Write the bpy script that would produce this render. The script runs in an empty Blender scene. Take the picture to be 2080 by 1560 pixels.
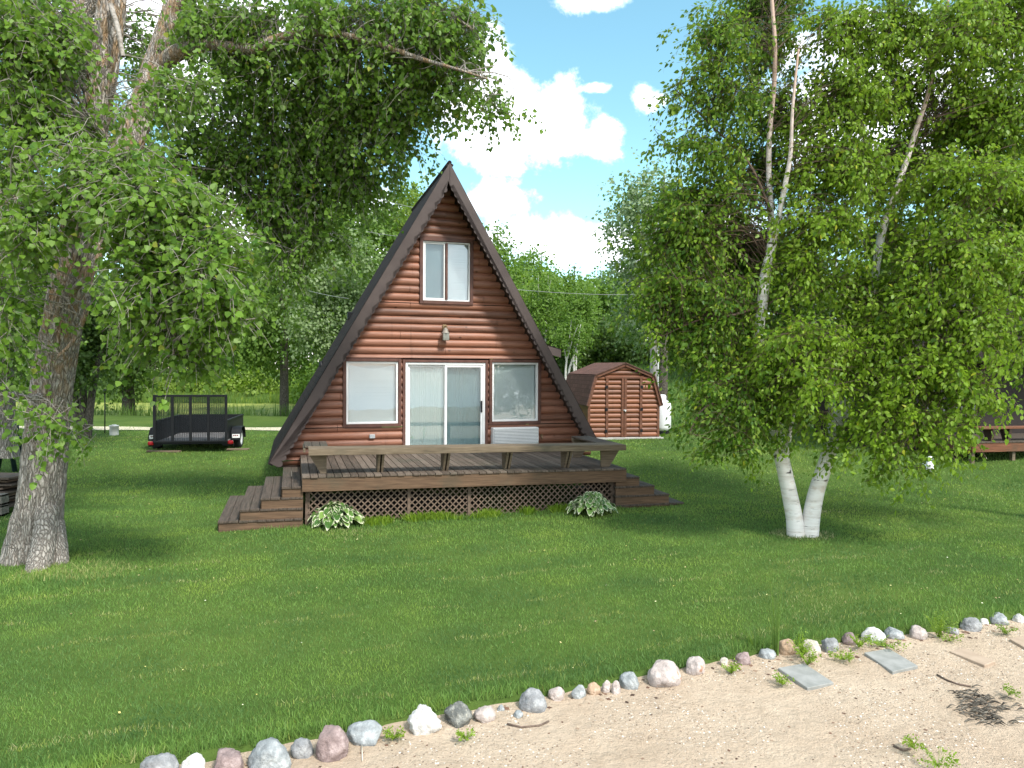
import bpy, bmesh, math, random
import numpy as np
from mathutils import Vector, Matrix
random.seed(7); RG = np.random.default_rng(7)
R = math.radians
C = bpy.context.scene.collection
SC = bpy.context.scene

# ---------------------------------------------------------------- camera
CAMZ = 2.75; F = 1442.0; PITCH = -0.0249; ROLL = 0.0055
def ray(u, v):
    a, b = u - 1040.0, v - 780.0
    c, s = math.cos(ROLL), math.sin(ROLL)
    x, y = a*c + b*s, -a*s + b*c
    y2, z2 = 1.0, -y/F
    c, s = math.cos(PITCH), math.sin(PITCH)
    return Vector((x/F, y2*c - z2*s, y2*s + z2*c))
def gz(x, y):
    """height of the lawn"""
    t = min(max((y - 14.5)/7.5, 0), 1); t = t*t*(3 - 2*t)
    z = -0.08 + 0.45*t
    t = min(max((y - 27)/40, 0), 1) * min(max((x + 2)/10, 0), 1)
    z += 4.0*t*t*(3-2*t)
    t = min(max((y - 33)/3, 0), 1) * min(max((-x - 2)/4, 0), 1)
    z -= 0.45*t
    z += 0.02*math.sin(x*0.7 + 1)*math.sin(y*0.55) + 0.012*math.sin(x*1.9 + y*1.3)
    return z
def at(u, v, Y):
    d = ray(u, v); k = Y/d.y
    return Vector((d.x*k, Y, CAMZ + d.z*k))
def onz(u, v, z):
    d = ray(u, v); k = (z - CAMZ)/d.z
    return Vector((d.x*k, d.y*k, z))
def ground(u, v):
    p = onz(u, v, -0.08)
    for _ in range(12):
        p = onz(u, v, gz(p.x, p.y))
    return p
cam_d = bpy.data.cameras.new('camera'); cam = bpy.data.objects.new('camera', cam_d); C.objects.link(cam)
cam_d.sensor_width = 36; cam_d.lens = 36*F/2080; cam_d.clip_end = 2000; cam_d.clip_start = 0.05
M = Matrix.Translation((0, 0, CAMZ)) @ Matrix.Rotation(math.pi/2 + PITCH, 4, 'X') @ Matrix.Rotation(ROLL, 4, 'Z')
cam.matrix_world = M
SC.camera = cam

# ---------------------------------------------------------------- tagging
def tag(o, label=None, cat=None, group=None, kind=None):
    if label: o['label'] = label
    if cat: o['category'] = cat
    if group: o['group'] = group
    if kind: o['kind'] = kind
    return o
def empty(name, loc=(0, 0, 0), rot=(0, 0, 0)):
    o = bpy.data.objects.new(name, None); C.objects.link(o)
    o.location = loc; o.rotation_euler = rot; o.empty_display_size = 0.2
    return o
class MB:
    """collects vertices and faces of one mesh"""
    def __init__(s): s.v = []; s.f = []; s.smooth = []
    def add(s, vs, fs, sm=False):
        n = len(s.v); s.v += [tuple(p) for p in vs]
        s.f += [tuple(i + n for i in f) for f in fs]; s.smooth += [sm]*len(fs)
    def box(s, x0, x1, y0, y1, z0, z1, mat=None):
        vs = [(x, y, z) for x in (x0, x1) for y in (y0, y1) for z in (z0, z1)]
        if mat: vs = [mat @ Vector(p) for p in vs]
        s.add(vs, [(0,1,3,2),(4,6,7,5),(0,4,5,1),(2,3,7,6),(0,2,6,4),(1,5,7,3)])
    def bbox(s, x0, x1, y0, y1, z0, z1, b=0.004, mat=None):
        """box with bevelled edges"""
        bm = bmesh.new(); bmesh.ops.create_cube(bm, size=1)
        for v in bm.verts:
            v.co = Vector(((x0+x1)/2 + v.co.x*(x1-x0), (y0+y1)/2 + v.co.y*(y1-y0), (z0+z1)/2 + v.co.z*(z1-z0)))
        bmesh.ops.bevel(bm, geom=bm.edges[:], offset=b, segments=1, affect='EDGES')
        s.bm(bm, mat)
    def bm(s, bm, mat=None, sm=False):
        bm.verts.index_update()
        s.add([(mat @ v.co if mat else v.co) for v in bm.verts], [[v.index for v in f.verts] for f in bm.faces], sm); bm.free()
    def beam(s, a, b, w, h, up=(0, 0, 1)):
        a, b = Vector(a), Vector(b); d = (b - a).normalized(); up = Vector(up)
        x = d.cross(up).normalized(); y = x.cross(d)
        vs = [p + x*i*w/2 + y*j*h/2 for p in (a, b) for i in (-1, 1) for j in (-1, 1)]
        s.add(vs, [(0,1,3,2),(4,6,7,5),(0,4,5,1),(2,3,7,6),(0,2,6,4),(1,5,7,3)])
    def prism(s, poly, axis, a, b):
        """2-D polygon swept along an axis ('x','y','z') from a to b"""
        def P(p, q):
            return {'y': (p[0], q, p[1]), 'x': (q, p[0], p[1]), 'z': (p[0], p[1], q)}[axis]
        bm = bmesh.new()
        v0 = [bm.verts.new(P(p, a)) for p in poly]; v1 = [bm.verts.new(P(p, b)) for p in poly]
        n = len(poly); e = []
        bm.faces.new(v0); bm.faces.new(v1[::-1])
        for i in range(n): bm.faces.new((v0[i], v1[i], v1[(i+1) % n], v0[(i+1) % n]))
        bmesh.ops.triangulate(bm, faces=[f for f in bm.faces if len(f.verts) > 4])
        bmesh.ops.recalc_face_normals(bm, faces=bm.faces[:]); s.bm(bm)
    def tube(s, pts, rad, n=8, cap=True, wob=0.0):
        pts = [Vector(p) for p in pts]
        if not hasattr(rad, '__len__'): rad = [rad]*len(pts)
        base = len(s.v); x = None
        for i, p in enumerate(pts):
            d = (pts[min(i+1, len(pts)-1)] - pts[max(i-1, 0)]).normalized()
            if x is None: x = d.orthogonal().normalized()
            x = (x - d*x.dot(d)).normalized(); y = d.cross(x)
            for k in range(n):
                a = 2*math.pi*k/n; r = rad[i]*(1 + (random.uniform(-wob, wob) if wob else 0))
                s.v.append(tuple(p + x*math.cos(a)*r + y*math.sin(a)*r))
        for i in range(len(pts)-1):
            for k in range(n):
                s.f.append((base+i*n+k, base+i*n+(k+1) % n, base+(i+1)*n+(k+1) % n, base+(i+1)*n+k)); s.smooth.append(True)
        if cap:
            s.f.append(tuple(base+k for k in range(n))[::-1]); s.smooth.append(False)
            s.f.append(tuple(base+(len(pts)-1)*n+k for k in range(n))); s.smooth.append(False)
    def lathe(s, prof, n=24, c=(0, 0, 0)):
        base = len(s.v)
        for r, z in prof:
            for k in range(n):
                a = 2*math.pi*k/n; s.v.append((c[0]+r*math.cos(a), c[1]+r*math.sin(a), c[2]+z))
        for i in range(len(prof)-1):
            for k in range(n):
                s.f.append((base+i*n+k, base+i*n+(k+1) % n, base+(i+1)*n+(k+1) % n, base+(i+1)*n+k)); s.smooth.append(True)
    def build(s, name, mat, parent=None, loc=None, rot=None):
        me = bpy.data.meshes.new(name); me.from_pydata(s.v, [], s.f); me.update()
        if any(s.smooth): me.polygons.foreach_set('use_smooth', s.smooth)
        if mat: me.materials.append(mat)
        o = bpy.data.objects.new(name, me); C.objects.link(o)
        if parent: o.parent = parent
        if loc is not None: o.location = loc
        if rot is not None: o.rotation_euler = rot
        return o
def np_mesh(name, V, quads, mat, parent=None, attr=None, smooth=False):
    """fast mesh from arrays; quads (n,k); attr = dict of per-face floats"""
    V = np.asarray(V, np.float32); Q = np.asarray(quads, np.int32); k = Q.shape[1]
    me = bpy.data.meshes.new(name)
    me.vertices.add(len(V)); me.vertices.foreach_set('co', V.ravel())
    me.loops.add(Q.size); me.loops.foreach_set('vertex_index', Q.ravel())
    me.polygons.add(len(Q)); me.polygons.foreach_set('loop_start', np.arange(0, Q.size, k, dtype=np.int32))
    me.polygons.foreach_set('loop_total', np.full(len(Q), k, np.int32))
    if smooth: me.polygons.foreach_set('use_smooth', np.ones(len(Q), bool))
    for nm, a in (attr or {}).items():
        at_ = me.attributes.new(nm, 'FLOAT', 'FACE'); at_.data.foreach_set('value', np.asarray(a, np.float32))
    me.update(calc_edges=True); me.validate()
    if mat: me.materials.append(mat)
    o = bpy.data.objects.new(name, me); C.objects.link(o)
    if parent: o.parent = parent
    return o

# ---------------------------------------------------------------- materials
def new_mat(name):
    m = bpy.data.materials.new(name); m.use_nodes = True
    nt = m.node_tree; nt.nodes.clear()
    return m, nt
class N:
    """small node helper"""
    def __init__(s, nt): s.nt = nt
    def n(s, t, **k):
        nd = s.nt.nodes.new(t)
        for a, b in k.items():
            if a.startswith('i_'):
                key = a[2:]; key = int(key) if key.isdigit() else key.replace('_', ' ')
                nd.inputs[key].default_value = b
            else: setattr(nd, a, b)
        return nd
    def l(s, a, b): s.nt.links.new(a, b); return b
    def coord(s, out='Object', scale=(1, 1, 1), rot=(0, 0, 0)):
        tc = s.n('ShaderNodeTexCoord'); mp = s.n('ShaderNodeMapping')
        mp.inputs['Scale'].default_value = scale; mp.inputs['Rotation'].default_value = rot
        s.l(tc.outputs[out], mp.inputs['Vector']); return mp.outputs['Vector']
    def noise(s, vec, scale, detail=4, rough=0.55, dist=0.0):
        t = s.n('ShaderNodeTexNoise'); t.inputs['Scale'].default_value = scale; t.inputs['Detail'].default_value = detail
        t.inputs['Roughness'].default_value = rough; t.inputs['Distortion'].default_value = dist
        if vec is not None: s.l(vec, t.inputs['Vector'])
        return t.outputs['Fac']
    def ramp(s, fac, stops):
        r = s.n('ShaderNodeValToRGB'); e = r.color_ramp.elements
        while len(e) < len(stops): e.new(0.5)
        for i, (p, c) in enumerate(stops):
            e[i].position = p; e[i].color = (*c, 1) if len(c) == 3 else c
        s.l(fac, r.inputs['Fac']); return r.outputs['Color']
    def mix(s, fac, a, b, mode='MIX'):
        m = s.n('ShaderNodeMix', data_type='RGBA', blend_type=mode)
        for sock, val in ((m.inputs[0], fac), (m.inputs[6], a), (m.inputs[7], b)):
            if hasattr(val, 'links'): s.l(val, sock)
            elif hasattr(val, '__len__'): sock.default_value = (*val, 1) if len(val) == 3 else val
            else: sock.default_value = val
        return m.outputs[2]
    def math(s, op, a, b=None, clamp=False):
        m = s.n('ShaderNodeMath', operation=op, use_clamp=clamp)
        for sock, val in ((m.inputs[0], a), (m.inputs[1], b)):
            if val is None: continue
            if hasattr(val, 'links'): s.l(val, sock)
            else: sock.default_value = val
        return m.outputs[0]
    def mapr(s, v, a, b, c=0.0, d=1.0):
        m = s.n('ShaderNodeMapRange'); s.l(v, m.inputs[0])
        for i, x in zip((1, 2, 3, 4), (a, b, c, d)): m.inputs[i].default_value = x
        return m.outputs[0]
    def bump(s, h, strength=0.5, dist=0.01):
        b = s.n('ShaderNodeBump'); b.inputs['Strength'].default_value = strength; b.inputs['Distance'].default_value = dist
        s.l(h, b.inputs['Height']); return b.outputs['Normal']
    def out(s, sh):
        o = s.n('ShaderNodeOutputMaterial'); s.l(sh, o.inputs['Surface'])
    def principled(s, col, rough=0.7, metal=0.0, normal=None, spec=0.4):
        p = s.n('ShaderNodeBsdfPrincipled')
        for key, val in (('Base Color', col), ('Roughness', rough), ('Metallic', metal)):
            if hasattr(val, 'links'): s.l(val, p.inputs[key])
            else: p.inputs[key].default_value = (*val, 1) if hasattr(val, '__len__') else val
        p.inputs['Specular IOR Level'].default_value = spec
        if normal is not None: s.l(normal, p.inputs['Normal'])
        s.out(p.outputs[0]); return p
def noisy(name, c1, c2, scale=8, stretch=(1, 1, 1), rough=0.7, bump=0.3, bdist=0.004, metal=0.0, detail=5, spec=0.4, lo=0.35, hi=0.65):
    m, nt = new_mat(name); h = N(nt)
    v = h.coord('Object', stretch); f = h.noise(v, scale, detail)
    col = h.ramp(f, [(lo, c1), (hi, c2)])
    h.principled(col, rough, metal, h.bump(f, bump, bdist) if bump else None, spec)
    return m
MAT = {}
def leaf_mat(name, dark, light, pale, yellow=(0.25, 0.25, 0.03), trans=0.45, rough=0.42, spec=0.2):
    """two-sided leaf: upper side from dark to light by a per-leaf value, paler below"""
    m, nt = new_mat(name); h = N(nt)
    a = h.n('ShaderNodeAttribute', attribute_name='tint').outputs['Fac']
    col = h.ramp(a, [(0.0, dark), (0.62, light), (0.9, light), (1.0, yellow)])
    geo = h.n('ShaderNodeNewGeometry')
    back = h.math('MULTIPLY', geo.outputs['Backfacing'], 0.75)
    col2 = h.mix(back, col, pale)
    p = h.n('ShaderNodeBsdfPrincipled'); h.l(col2, p.inputs['Base Color'])
    p.inputs['Roughness'].default_value = rough; p.inputs['Specular IOR Level'].default_value = spec
    t = h.n('ShaderNodeBsdfTranslucent')
    tc = h.mix(0.55, col, (0.27, 0.42, 0.035)); h.l(tc, t.inputs['Color'])
    mx = h.n('ShaderNodeMixShader'); mx.inputs[0].default_value = trans
    h.l(p.outputs[0], mx.inputs[1]); h.l(t.outputs[0], mx.inputs[2]); h.out(mx.outputs[0])
    return m
MAT['cotton'] = leaf_mat('cottonwood_leaf', (0.05, 0.125, 0.016), (0.155, 0.275, 0.036), (0.25, 0.36, 0.12), (0.34, 0.38, 0.06))
MAT['birch'] = leaf_mat('birch_leaf', (0.04, 0.105, 0.011), (0.18, 0.3, 0.02), (0.25, 0.36, 0.05), (0.36, 0.40, 0.035))
MAT['maple'] = leaf_mat('maple_leaf', (0.05, 0.11, 0.018), (0.13, 0.23, 0.04), (0.3, 0.38, 0.2), (0.34, 0.42, 0.2))
MAT['oak'] = leaf_mat('oak_leaf', (0.032, 0.085, 0.012), (0.11, 0.21, 0.024), (0.15, 0.25, 0.05), (0.22, 0.3, 0.06))
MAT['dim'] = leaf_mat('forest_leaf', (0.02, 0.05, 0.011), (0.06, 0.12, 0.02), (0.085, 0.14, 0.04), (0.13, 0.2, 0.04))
MAT['lime'] = leaf_mat('bush_leaf', (0.09, 0.17, 0.012), (0.2, 0.32, 0.02), (0.2, 0.28, 0.06), (0.4, 0.42, 0.02))
MAT['pale'] = leaf_mat('pale_leaf', (0.07, 0.145, 0.045), (0.17, 0.275, 0.1), (0.34, 0.42, 0.26), (0.32, 0.42, 0.18))
MAT['reed'] = leaf_mat('reed_leaf', (0.05, 0.12, 0.03), (0.13, 0.22, 0.05), (0.14, 0.22, 0.07), (0.3, 0.36, 0.05))
def bark_mat(name, dark, mid, light, lichen, scale=1.0, strength=1.0, liamt=0.7):
    m, nt = new_mat(name); h = N(nt)
    v = h.coord('Object', (19*scale, 19*scale, 2.6*scale))
    w = h.noise(h.coord('Object', (2, 2, 1.5)), 2.0, 3)
    add = h.n('ShaderNodeVectorMath', operation='ADD'); h.l(v, add.inputs[0])
    cw = h.n('ShaderNodeCombineXYZ'); h.l(h.math('MULTIPLY', w, 3.2), cw.inputs[0]); h.l(h.math('MULTIPLY', w, 2.6), cw.inputs[1]); h.l(cw.outputs[0], add.inputs[1])
    vo = h.n('ShaderNodeTexVoronoi', feature='DISTANCE_TO_EDGE'); vo.inputs['Scale'].default_value = 1.5; h.l(add.outputs[0], vo.inputs['Vector'])
    f1 = h.mapr(vo.outputs['Distance'], 0.0, 0.30, 0.12, 1.0)
    f2 = h.noise(h.coord('Object', (14, 14, 6)), 2.5, 6, 0.65)
    f = h.math('MULTIPLY', f1, h.mapr(f2, 0.2, 0.7, 0.55, 1.0))
    col = h.ramp(f, [(0.02, dark), (0.3, mid), (0.9, light)])
    z = h.n('ShaderNodeSeparateXYZ'); tc = h.n('ShaderNodeTexCoord'); h.l(tc.outputs['Object'], z.inputs[0])
    lz = h.mapr(z.outputs['Z'], 1.2, 3.2)
    ln = h.mapr(h.noise(h.coord('Object', (3, 3, 1.1)), 3.5, 5, 0.6), 0.45, 0.6)
    li = h.math('MULTIPLY', h.math('MULTIPLY', lz, ln), liamt, True)
    col = h.mix(li, col, lichen)
    h.principled(col, 0.92, 0, h.bump(f, 0.9*strength, 0.035), 0.15)
    return m
MAT['bark'] = bark_mat('cottonwood_bark', (0.07, 0.058, 0.048), (0.28, 0.25, 0.215), (0.48, 0.44, 0.39), (0.29, 0.175, 0.075))
MAT['darkbark'] = bark_mat('dark_bark', (0.025, 0.022, 0.018), (0.09, 0.08, 0.065), (0.18, 0.16, 0.13), (0.14, 0.13, 0.09), 1.5, 0.7)
MAT['twig'] = noisy('twig_bark', (0.16, 0.14, 0.115), (0.34, 0.31, 0.27), 20, rough=0.85, bump=0)
def birch_bark():
    m, nt = new_mat('birch_bark'); h = N(nt)
    v = h.coord('Object', (1, 1, 9)); f = h.noise(v, 1.6, 6, 0.65)
    col = h.ramp(f, [(0.27, (0.2, 0.17, 0.15)), (0.36, (0.66, 0.61, 0.56)), (0.55, (0.82, 0.79, 0.76))])
    g = h.noise(h.coord('Object', (2.6, 2.6, 7)), 1.25, 3, 0.5)
    col = h.mix(h.mapr(g, 0.66, 0.70), col, (0.06, 0.05, 0.045))
    d_ = h.noise(h.coord('Object', (4, 4, 38)), 1.3, 3, 0.6); col = h.mix(h.mapr(d_, 0.66, 0.70, 0, 0.85), col, (0.1, 0.085, 0.075))
    p_ = h.noise(h.coord('Object', (3, 3, 5)), 1.7, 4, 0.6); col = h.mix(h.mapr(p_, 0.55, 0.72, 0, 0.6), col, (0.55, 0.44, 0.35))
    z = h.n('ShaderNodeSeparateXYZ'); tc = h.n('ShaderNodeTexCoord'); h.l(tc.outputs['Object'], z.inputs[0])
    col = h.mix(h.mapr(z.outputs['Z'], 5.2, 7.5, 0, 0.75), col, (0.36, 0.2, 0.12))
    h.principled(col, 0.7, 0, h.bump(f, 0.4, 0.012), 0.3)
    return m
MAT['birchbark'] = birch_bark()
# ---------------------------------------------------------------- house materials
def wood_log(name, warm, dark, grey, weather=0.35):
    """stained half-log siding: each course has its own tone, grain runs along the log"""
    m, nt = new_mat(name); h = N(nt)
    a = h.n('ShaderNodeAttribute', attribute_name='tint').outputs['Fac']
    v = h.coord('Object', (0.5, 1, 9)); f = h.noise(v, 2.2, 5, 0.6)
    g = h.noise(h.coord('Object', (2.5, 8, 60)), 1.5, 4, 0.6)
    k = h.math('ADD', h.math('MULTIPLY', f, 0.75), h.math('MULTIPLY', a, 0.35))
    col = h.ramp(k, [(0.36, dark), (0.55, warm), (0.85, tuple(min(1, c*1.3) for c in warm))])
    w = h.mapr(h.noise(h.coord('Object', (0.6, 1, 3)), 1.6, 5, 0.6), 0.42, 0.72, 0, weather)
    col = h.mix(w, col, grey)
    col = h.mix(h.mapr(g, 0.35, 0.6, 0.45, 0), col, dark)
    kv = h.n('ShaderNodeTexVoronoi'); h.l(h.coord('Object', (1.0, 1, 1.6)), kv.inputs['Vector']); kv.inputs['Scale'].default_value = 2.6
    col = h.mix(h.mapr(kv.outputs['Distance'], 0.05, 0.11, 0.8, 0), col, tuple(c*0.5 for c in dark))
    st = h.noise(h.coord('Object', (3.5, 1, 0.25)), 2.0, 4, 0.6)
    col = h.mix(h.mapr(st, 0.62, 0.75, 0, 0.35), col, tuple(c*0.35 for c in dark))
    h.principled(col, 0.5, 0, h.bump(g, 0.25, 0.004), 0.4)
    return m
MAT['log'] = wood_log('log_siding', (0.285, 0.118, 0.068), (0.115, 0.05, 0.031), (0.31, 0.19, 0.15), 0.45)
MAT['shedlog'] = wood_log('shed_siding', (0.235, 0.088, 0.042), (0.11, 0.042, 0.022), (0.26, 0.145, 0.10), 0.35)
MAT['trim'] = noisy('brown_trim', (0.085, 0.038, 0.028), (0.135, 0.062, 0.045), 6, (1, 1, 1), 0.55, 0.15)
MAT['barge'] = noisy('barge_paint', (0.062, 0.045, 0.041), (0.082, 0.061, 0.055), 3, (1, 1, 1), 0.6, 0.12)
MAT['soffit'] = noisy('soffit_wood', (0.035, 0.022, 0.016), (0.06, 0.035, 0.025), 5, rough=0.8)
MAT['white'] = noisy('white_vinyl', (0.78, 0.79, 0.78), (0.84, 0.85, 0.84), 3, rough=0.35, bump=0.03)
MAT['blind'] = noisy('blind_slat', (0.83, 0.88, 0.89), (0.87, 0.91, 0.91), 2, rough=0.5, bump=0)
MAT['curtain'] = noisy('curtain', (0.66, 0.78, 0.74), (0.74, 0.83, 0.79), 3, (1, 1, 0.4), 0.8, 0.05)
MAT['greycurtain'] = noisy('screen_dimmed_curtain', (0.62, 0.72, 0.71), (0.68, 0.77, 0.75), 3, (1, 1, 0.4), 0.8, 0.05)  # greyer copy of the curtain: dimming behind the door screen put into the colour
MAT['cream'] = noisy('cream_foundation', (0.45, 0.42, 0.36), (0.6, 0.56, 0.5), 5, rough=0.8)
MAT['black'] = noisy('black_paint', (0.008, 0.009, 0.011), (0.012, 0.013, 0.015), 12, rough=0.5, bump=0.05, spec=0.2)
MAT['rubber'] = noisy('rubber', (0.012, 0.012, 0.013), (0.025, 0.025, 0.026), 20, rough=0.85)
MAT['chrome'] = noisy('steel', (0.5, 0.5, 0.5), (0.62, 0.62, 0.6), 10, rough=0.35, metal=1.0, bump=0.05)
MAT['brass'] = noisy('old_brass', (0.2, 0.13, 0.06), (0.36, 0.27, 0.16), 20, rough=0.5, metal=0.5)
MAT['greyglass'] = noisy('frosted_glass', (0.16, 0.155, 0.125), (0.24, 0.25, 0.22), 9, rough=0.2, bump=0)
MAT['red'] = noisy('red_lens', (0.17, 0.005, 0.008), (0.26, 0.01, 0.014), 30, rough=0.25, bump=0)
MAT['grey'] = noisy('grey_plastic', (0.33, 0.35, 0.36), (0.4, 0.42, 0.43), 10, rough=0.5, bump=0)
MAT['tank'] = noisy('tank_paint', (0.74, 0.76, 0.78), (0.8, 0.82, 0.83), 2, rough=0.35, bump=0.02)
def shingle(name, c1, c2, scale=1.0):
    m, nt = new_mat(name); h = N(nt)
    v = h.coord('UV', (1, 1, 1)); b = h.n('ShaderNodeTexBrick'); h.l(v, b.inputs['Vector'])
    b.inputs['Scale'].default_value = 1.0; b.inputs['Brick Width'].default_value = 0.3; b.inputs['Row Height'].default_value = 0.14
    b.inputs['Mortar Size'].default_value = 0.006; b.inputs['Color1'].default_value = (*c1, 1); b.inputs['Color2'].default_value = (*c2, 1)
    b.inputs['Mortar'].default_value = tuple(x*0.35 for x in c1) + (1,)
    f = h.noise(h.coord('Object'), 60, 4, 0.7); col = h.mix(h.mapr(f, 0.3, 0.7, 0.0, 0.5), b.outputs['Color'], tuple(x*1.5 for x in c2))
    bf = h.math('ADD', f, h.math('MULTIPLY', b.outputs['Fac'], -1.5))
    h.principled(col, 0.92, 0, h.bump(bf, 0.5, 0.01), 0.08)
    return m
MAT['shingle'] = shingle('dark_shingles', (0.02, 0.016, 0.015), (0.036, 0.029, 0.027))
MAT['shedshingle'] = shingle('brown_shingles', (0.075, 0.045, 0.036), (0.125, 0.068, 0.055))
def deckwood(name, c1, c2, c3, stretch):
    m, nt = new_mat(name); h = N(nt)
    g = h.noise(h.coord('Object', stretch), 2.0, 6, 0.65); f = h.noise(h.coord('Object'), 1.3, 4, 0.6)
    a = h.n('ShaderNodeAttribute', attribute_name='tint').outputs['Fac']
    col = h.ramp(h.math('ADD', h.math('MULTIPLY', g, 0.8), h.math('MULTIPLY', a, 0.25)), [(0.3, c1), (0.5, c2), (0.72, c3)])
    col = h.mix(h.mapr(f, 0.52, 0.7, 0, 0.5), col, (0.055, 0.06, 0.042))
    h.principled(col, 0.82, 0, h.bump(g, 0.45, 0.004), 0.25)
    return m
MAT['deck'] = deckwood('weathered_deck', (0.05, 0.039, 0.03), (0.105, 0.08, 0.062), (0.17, 0.135, 0.107), (22, 1.2, 8))
MAT['deckx'] = deckwood('weathered_beam', (0.085, 0.052, 0.032), (0.155, 0.096, 0.058), (0.23, 0.15, 0.095), (1.2, 9, 22))
MAT['rail'] = deckwood('grey_brown_rail', (0.11, 0.082, 0.055), (0.2, 0.155, 0.105), (0.3, 0.24, 0.17), (1.2, 9, 22))
MAT['lattice'] = deckwood('lattice_wood', (0.095, 0.068, 0.05), (0.17, 0.12, 0.088), (0.25, 0.185, 0.14), (6, 2, 6))
MAT['void'] = noisy('void_shade', (0.012, 0.010, 0.008), (0.03, 0.024, 0.018), 6, rough=0.95)  # near-black: shade of the void under deck and cabin put into the colour
def glass_mat(name, refl, tint=(0.97, 1.0, 1.0), trans=1.0):
    m, nt = new_mat(name); h = N(nt)
    t = h.n('ShaderNodeBsdfTransparent'); t.inputs[0].default_value = (*tint, 1)
    g = h.n('ShaderNodeBsdfGlossy'); g.inputs['Roughness'].default_value = 0.015; g.inputs[0].default_value = (0.95, 0.98, 1, 1)
    f = h.n('ShaderNodeFresnel'); f.inputs[0].default_value = 1.25
    bp = h.bump(h.noise(h.coord('Object'), 1.6, 2), 0.05, 0.02); h.l(bp, g.inputs['Normal'])
    k = h.math('ADD', f.outputs[0], refl, True)
    mx = h.n('ShaderNodeMixShader'); h.l(k, mx.inputs[0]); h.l(t.outputs[0], mx.inputs[1]); h.l(g.outputs[0], mx.inputs[2]); h.out(mx.outputs[0])
    return m
MAT['glass'] = glass_mat('window_glass', 0.09)
MAT['screen'] = glass_mat('screened_glass', 0.05, (0.8, 0.86, 0.87))
MAT['darkglass'] = glass_mat('dark_window_glass', 0.08, (0.2, 0.22, 0.22))

# ---------------------------------------------------------------- A-frame cabin
YAW = 0.2997; HX, HY = -1.5137, 16.1879
ca, sa = math.cos(YAW), math.sin(YAW)
def W(s, t, z): return Vector((HX + s*ca - t*sa, HY + s*sa + t*ca, z))
def HL(u, v, t):
    """pixel -> (s, z) on the plane y = t of the cabin frame"""
    d = ray(u, v); o = Vector((-HX*ca - HY*sa, HX*sa - HY*ca)); dl = (d.x*ca + d.y*sa, -d.x*sa + d.y*ca)
    k = (t - o.y)/dl[1]; return (o.x + dl[0]*k, CAMZ + d.z*k)
OV = 0.55
ap = HL(913, 331, -OV); lb = HL(546, 939, -OV); rb = HL(1213, 893, -OV)
print('RAKE', ap, lb, rb)
sl = (ap[1]-lb[1])/(ap[0]-lb[0]); sr = (ap[1]-rb[1])/(rb[0]-ap[0])
house = tag(empty('a_frame_cabin', (HX, HY, 0), (0, 0, YAW)), 'A-frame cabin of red-brown log siding with a steep dark roof and scalloped trim', 'cabin')
def rake_s(z, side, inset=0.0):
    """s of the roof outer line at height z"""
    return ap[0] - (ap[1]-z)/sl + inset if side < 0 else ap[0] + (ap[1]-z)/sr - inset
# log siding with openings
opens = [(-2.29, -1.015, 1.39, 2.91), (1.015, 2.29, 1.39, 2.91), (-0.98, 0.98, 0.70, 2.89), (-0.61, 0.63, 4.15, 5.63)]
def logs(z0, z1, pitch, left, right, holes, y=0.0, depth=0.05, end=0.0):
    V, Q, A = [], [], []
    n = 9; z = z0
    while z < z1 - 0.02:
        zt = min(z + pitch, z1); zm = (z + zt)/2
        hs_ = list(holes)
        for _ in range(random.choice((0, 1, 1, 2)) if z1 - z0 > 3 else 0):
            jx = random.uniform(-2.6, 2.6); hs_.append((jx, jx+0.007, z-0.01, zt+0.01))
        cuts = sorted({z, zt} | {c for hl in holes for c in hl[2:4] if z < c < zt})
        tint = random.random()
        prof = []
        for i in range(n+1):
            q = i/n; prof.append((z + pitch*q, -depth*math.sin(math.pi*min(max(q, 0), 1))**0.62))
        for c0, c1 in zip(cuts[:-1], cuts[1:]):
            cm = (c0 + c1)/2
            seg = [(left(cm), right(cm))]
            for hl in hs_:
                if hl[2] < cm < hl[3]:
                    ns = []
                    for a, b in seg:
                        if hl[0] > a: ns.append((a, min(b, hl[0])))
                        if hl[1] < b: ns.append((max(a, hl[1]), b))
                    seg = [q for q in ns if q[1] - q[0] > 0.005]
            pr = [p for p in prof if c0 - 1e-6 <= p[0] <= c1 + 1e-6]
            if len(pr) < 2: continue
            for a, b in seg:
                base = len(V)
                for zz, yy in pr: V += [(a, y + yy, zz), (b, y + yy, zz)]
                for i in range(len(pr)-1):
                    Q.append((base+2*i, base+2*i+1, base+2*i+3, base+2*i+2)); A.append(tint)
                # ends of the log
                base = len(V)
                for zz, yy in pr: V += [(a, y+yy, zz), (a, y+0.03, zz), (b, y+yy, zz), (b, y+0.03, zz)]
                for i in range(len(pr)-1):
                    k = base+4*i
                    Q += [(k, k+4, k+5, k+1), (k+2, k+3, k+7, k+6)]; A += [tint, tint]
        z += pitch
    return V, Q, A
V, Q, A = logs(0.60, ap[1]-0.25, 0.1715, lambda z: rake_s(z, -1, 0.16), lambda z: rake_s(z, 1, 0.16), opens)
np_mesh('log_wall', V, Q, MAT['log'], house, {'tint': A}, True)
b = MB()   # backing wall and gable at the rear
b.prism([(rake_s(0.62, -1, 0.3), 0.62), (-0.98, 0.62), (-0.98, 2.89), (-0.98, 2.89), (0.98, 2.89), (0.98, 0.62), (rake_s(0.62, 1, 0.3), 0.62), (ap[0], ap[1]-0.4)], 'y', 3.9, 4.0)
b.build('rear_wall', MAT['soffit'], house)
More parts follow.
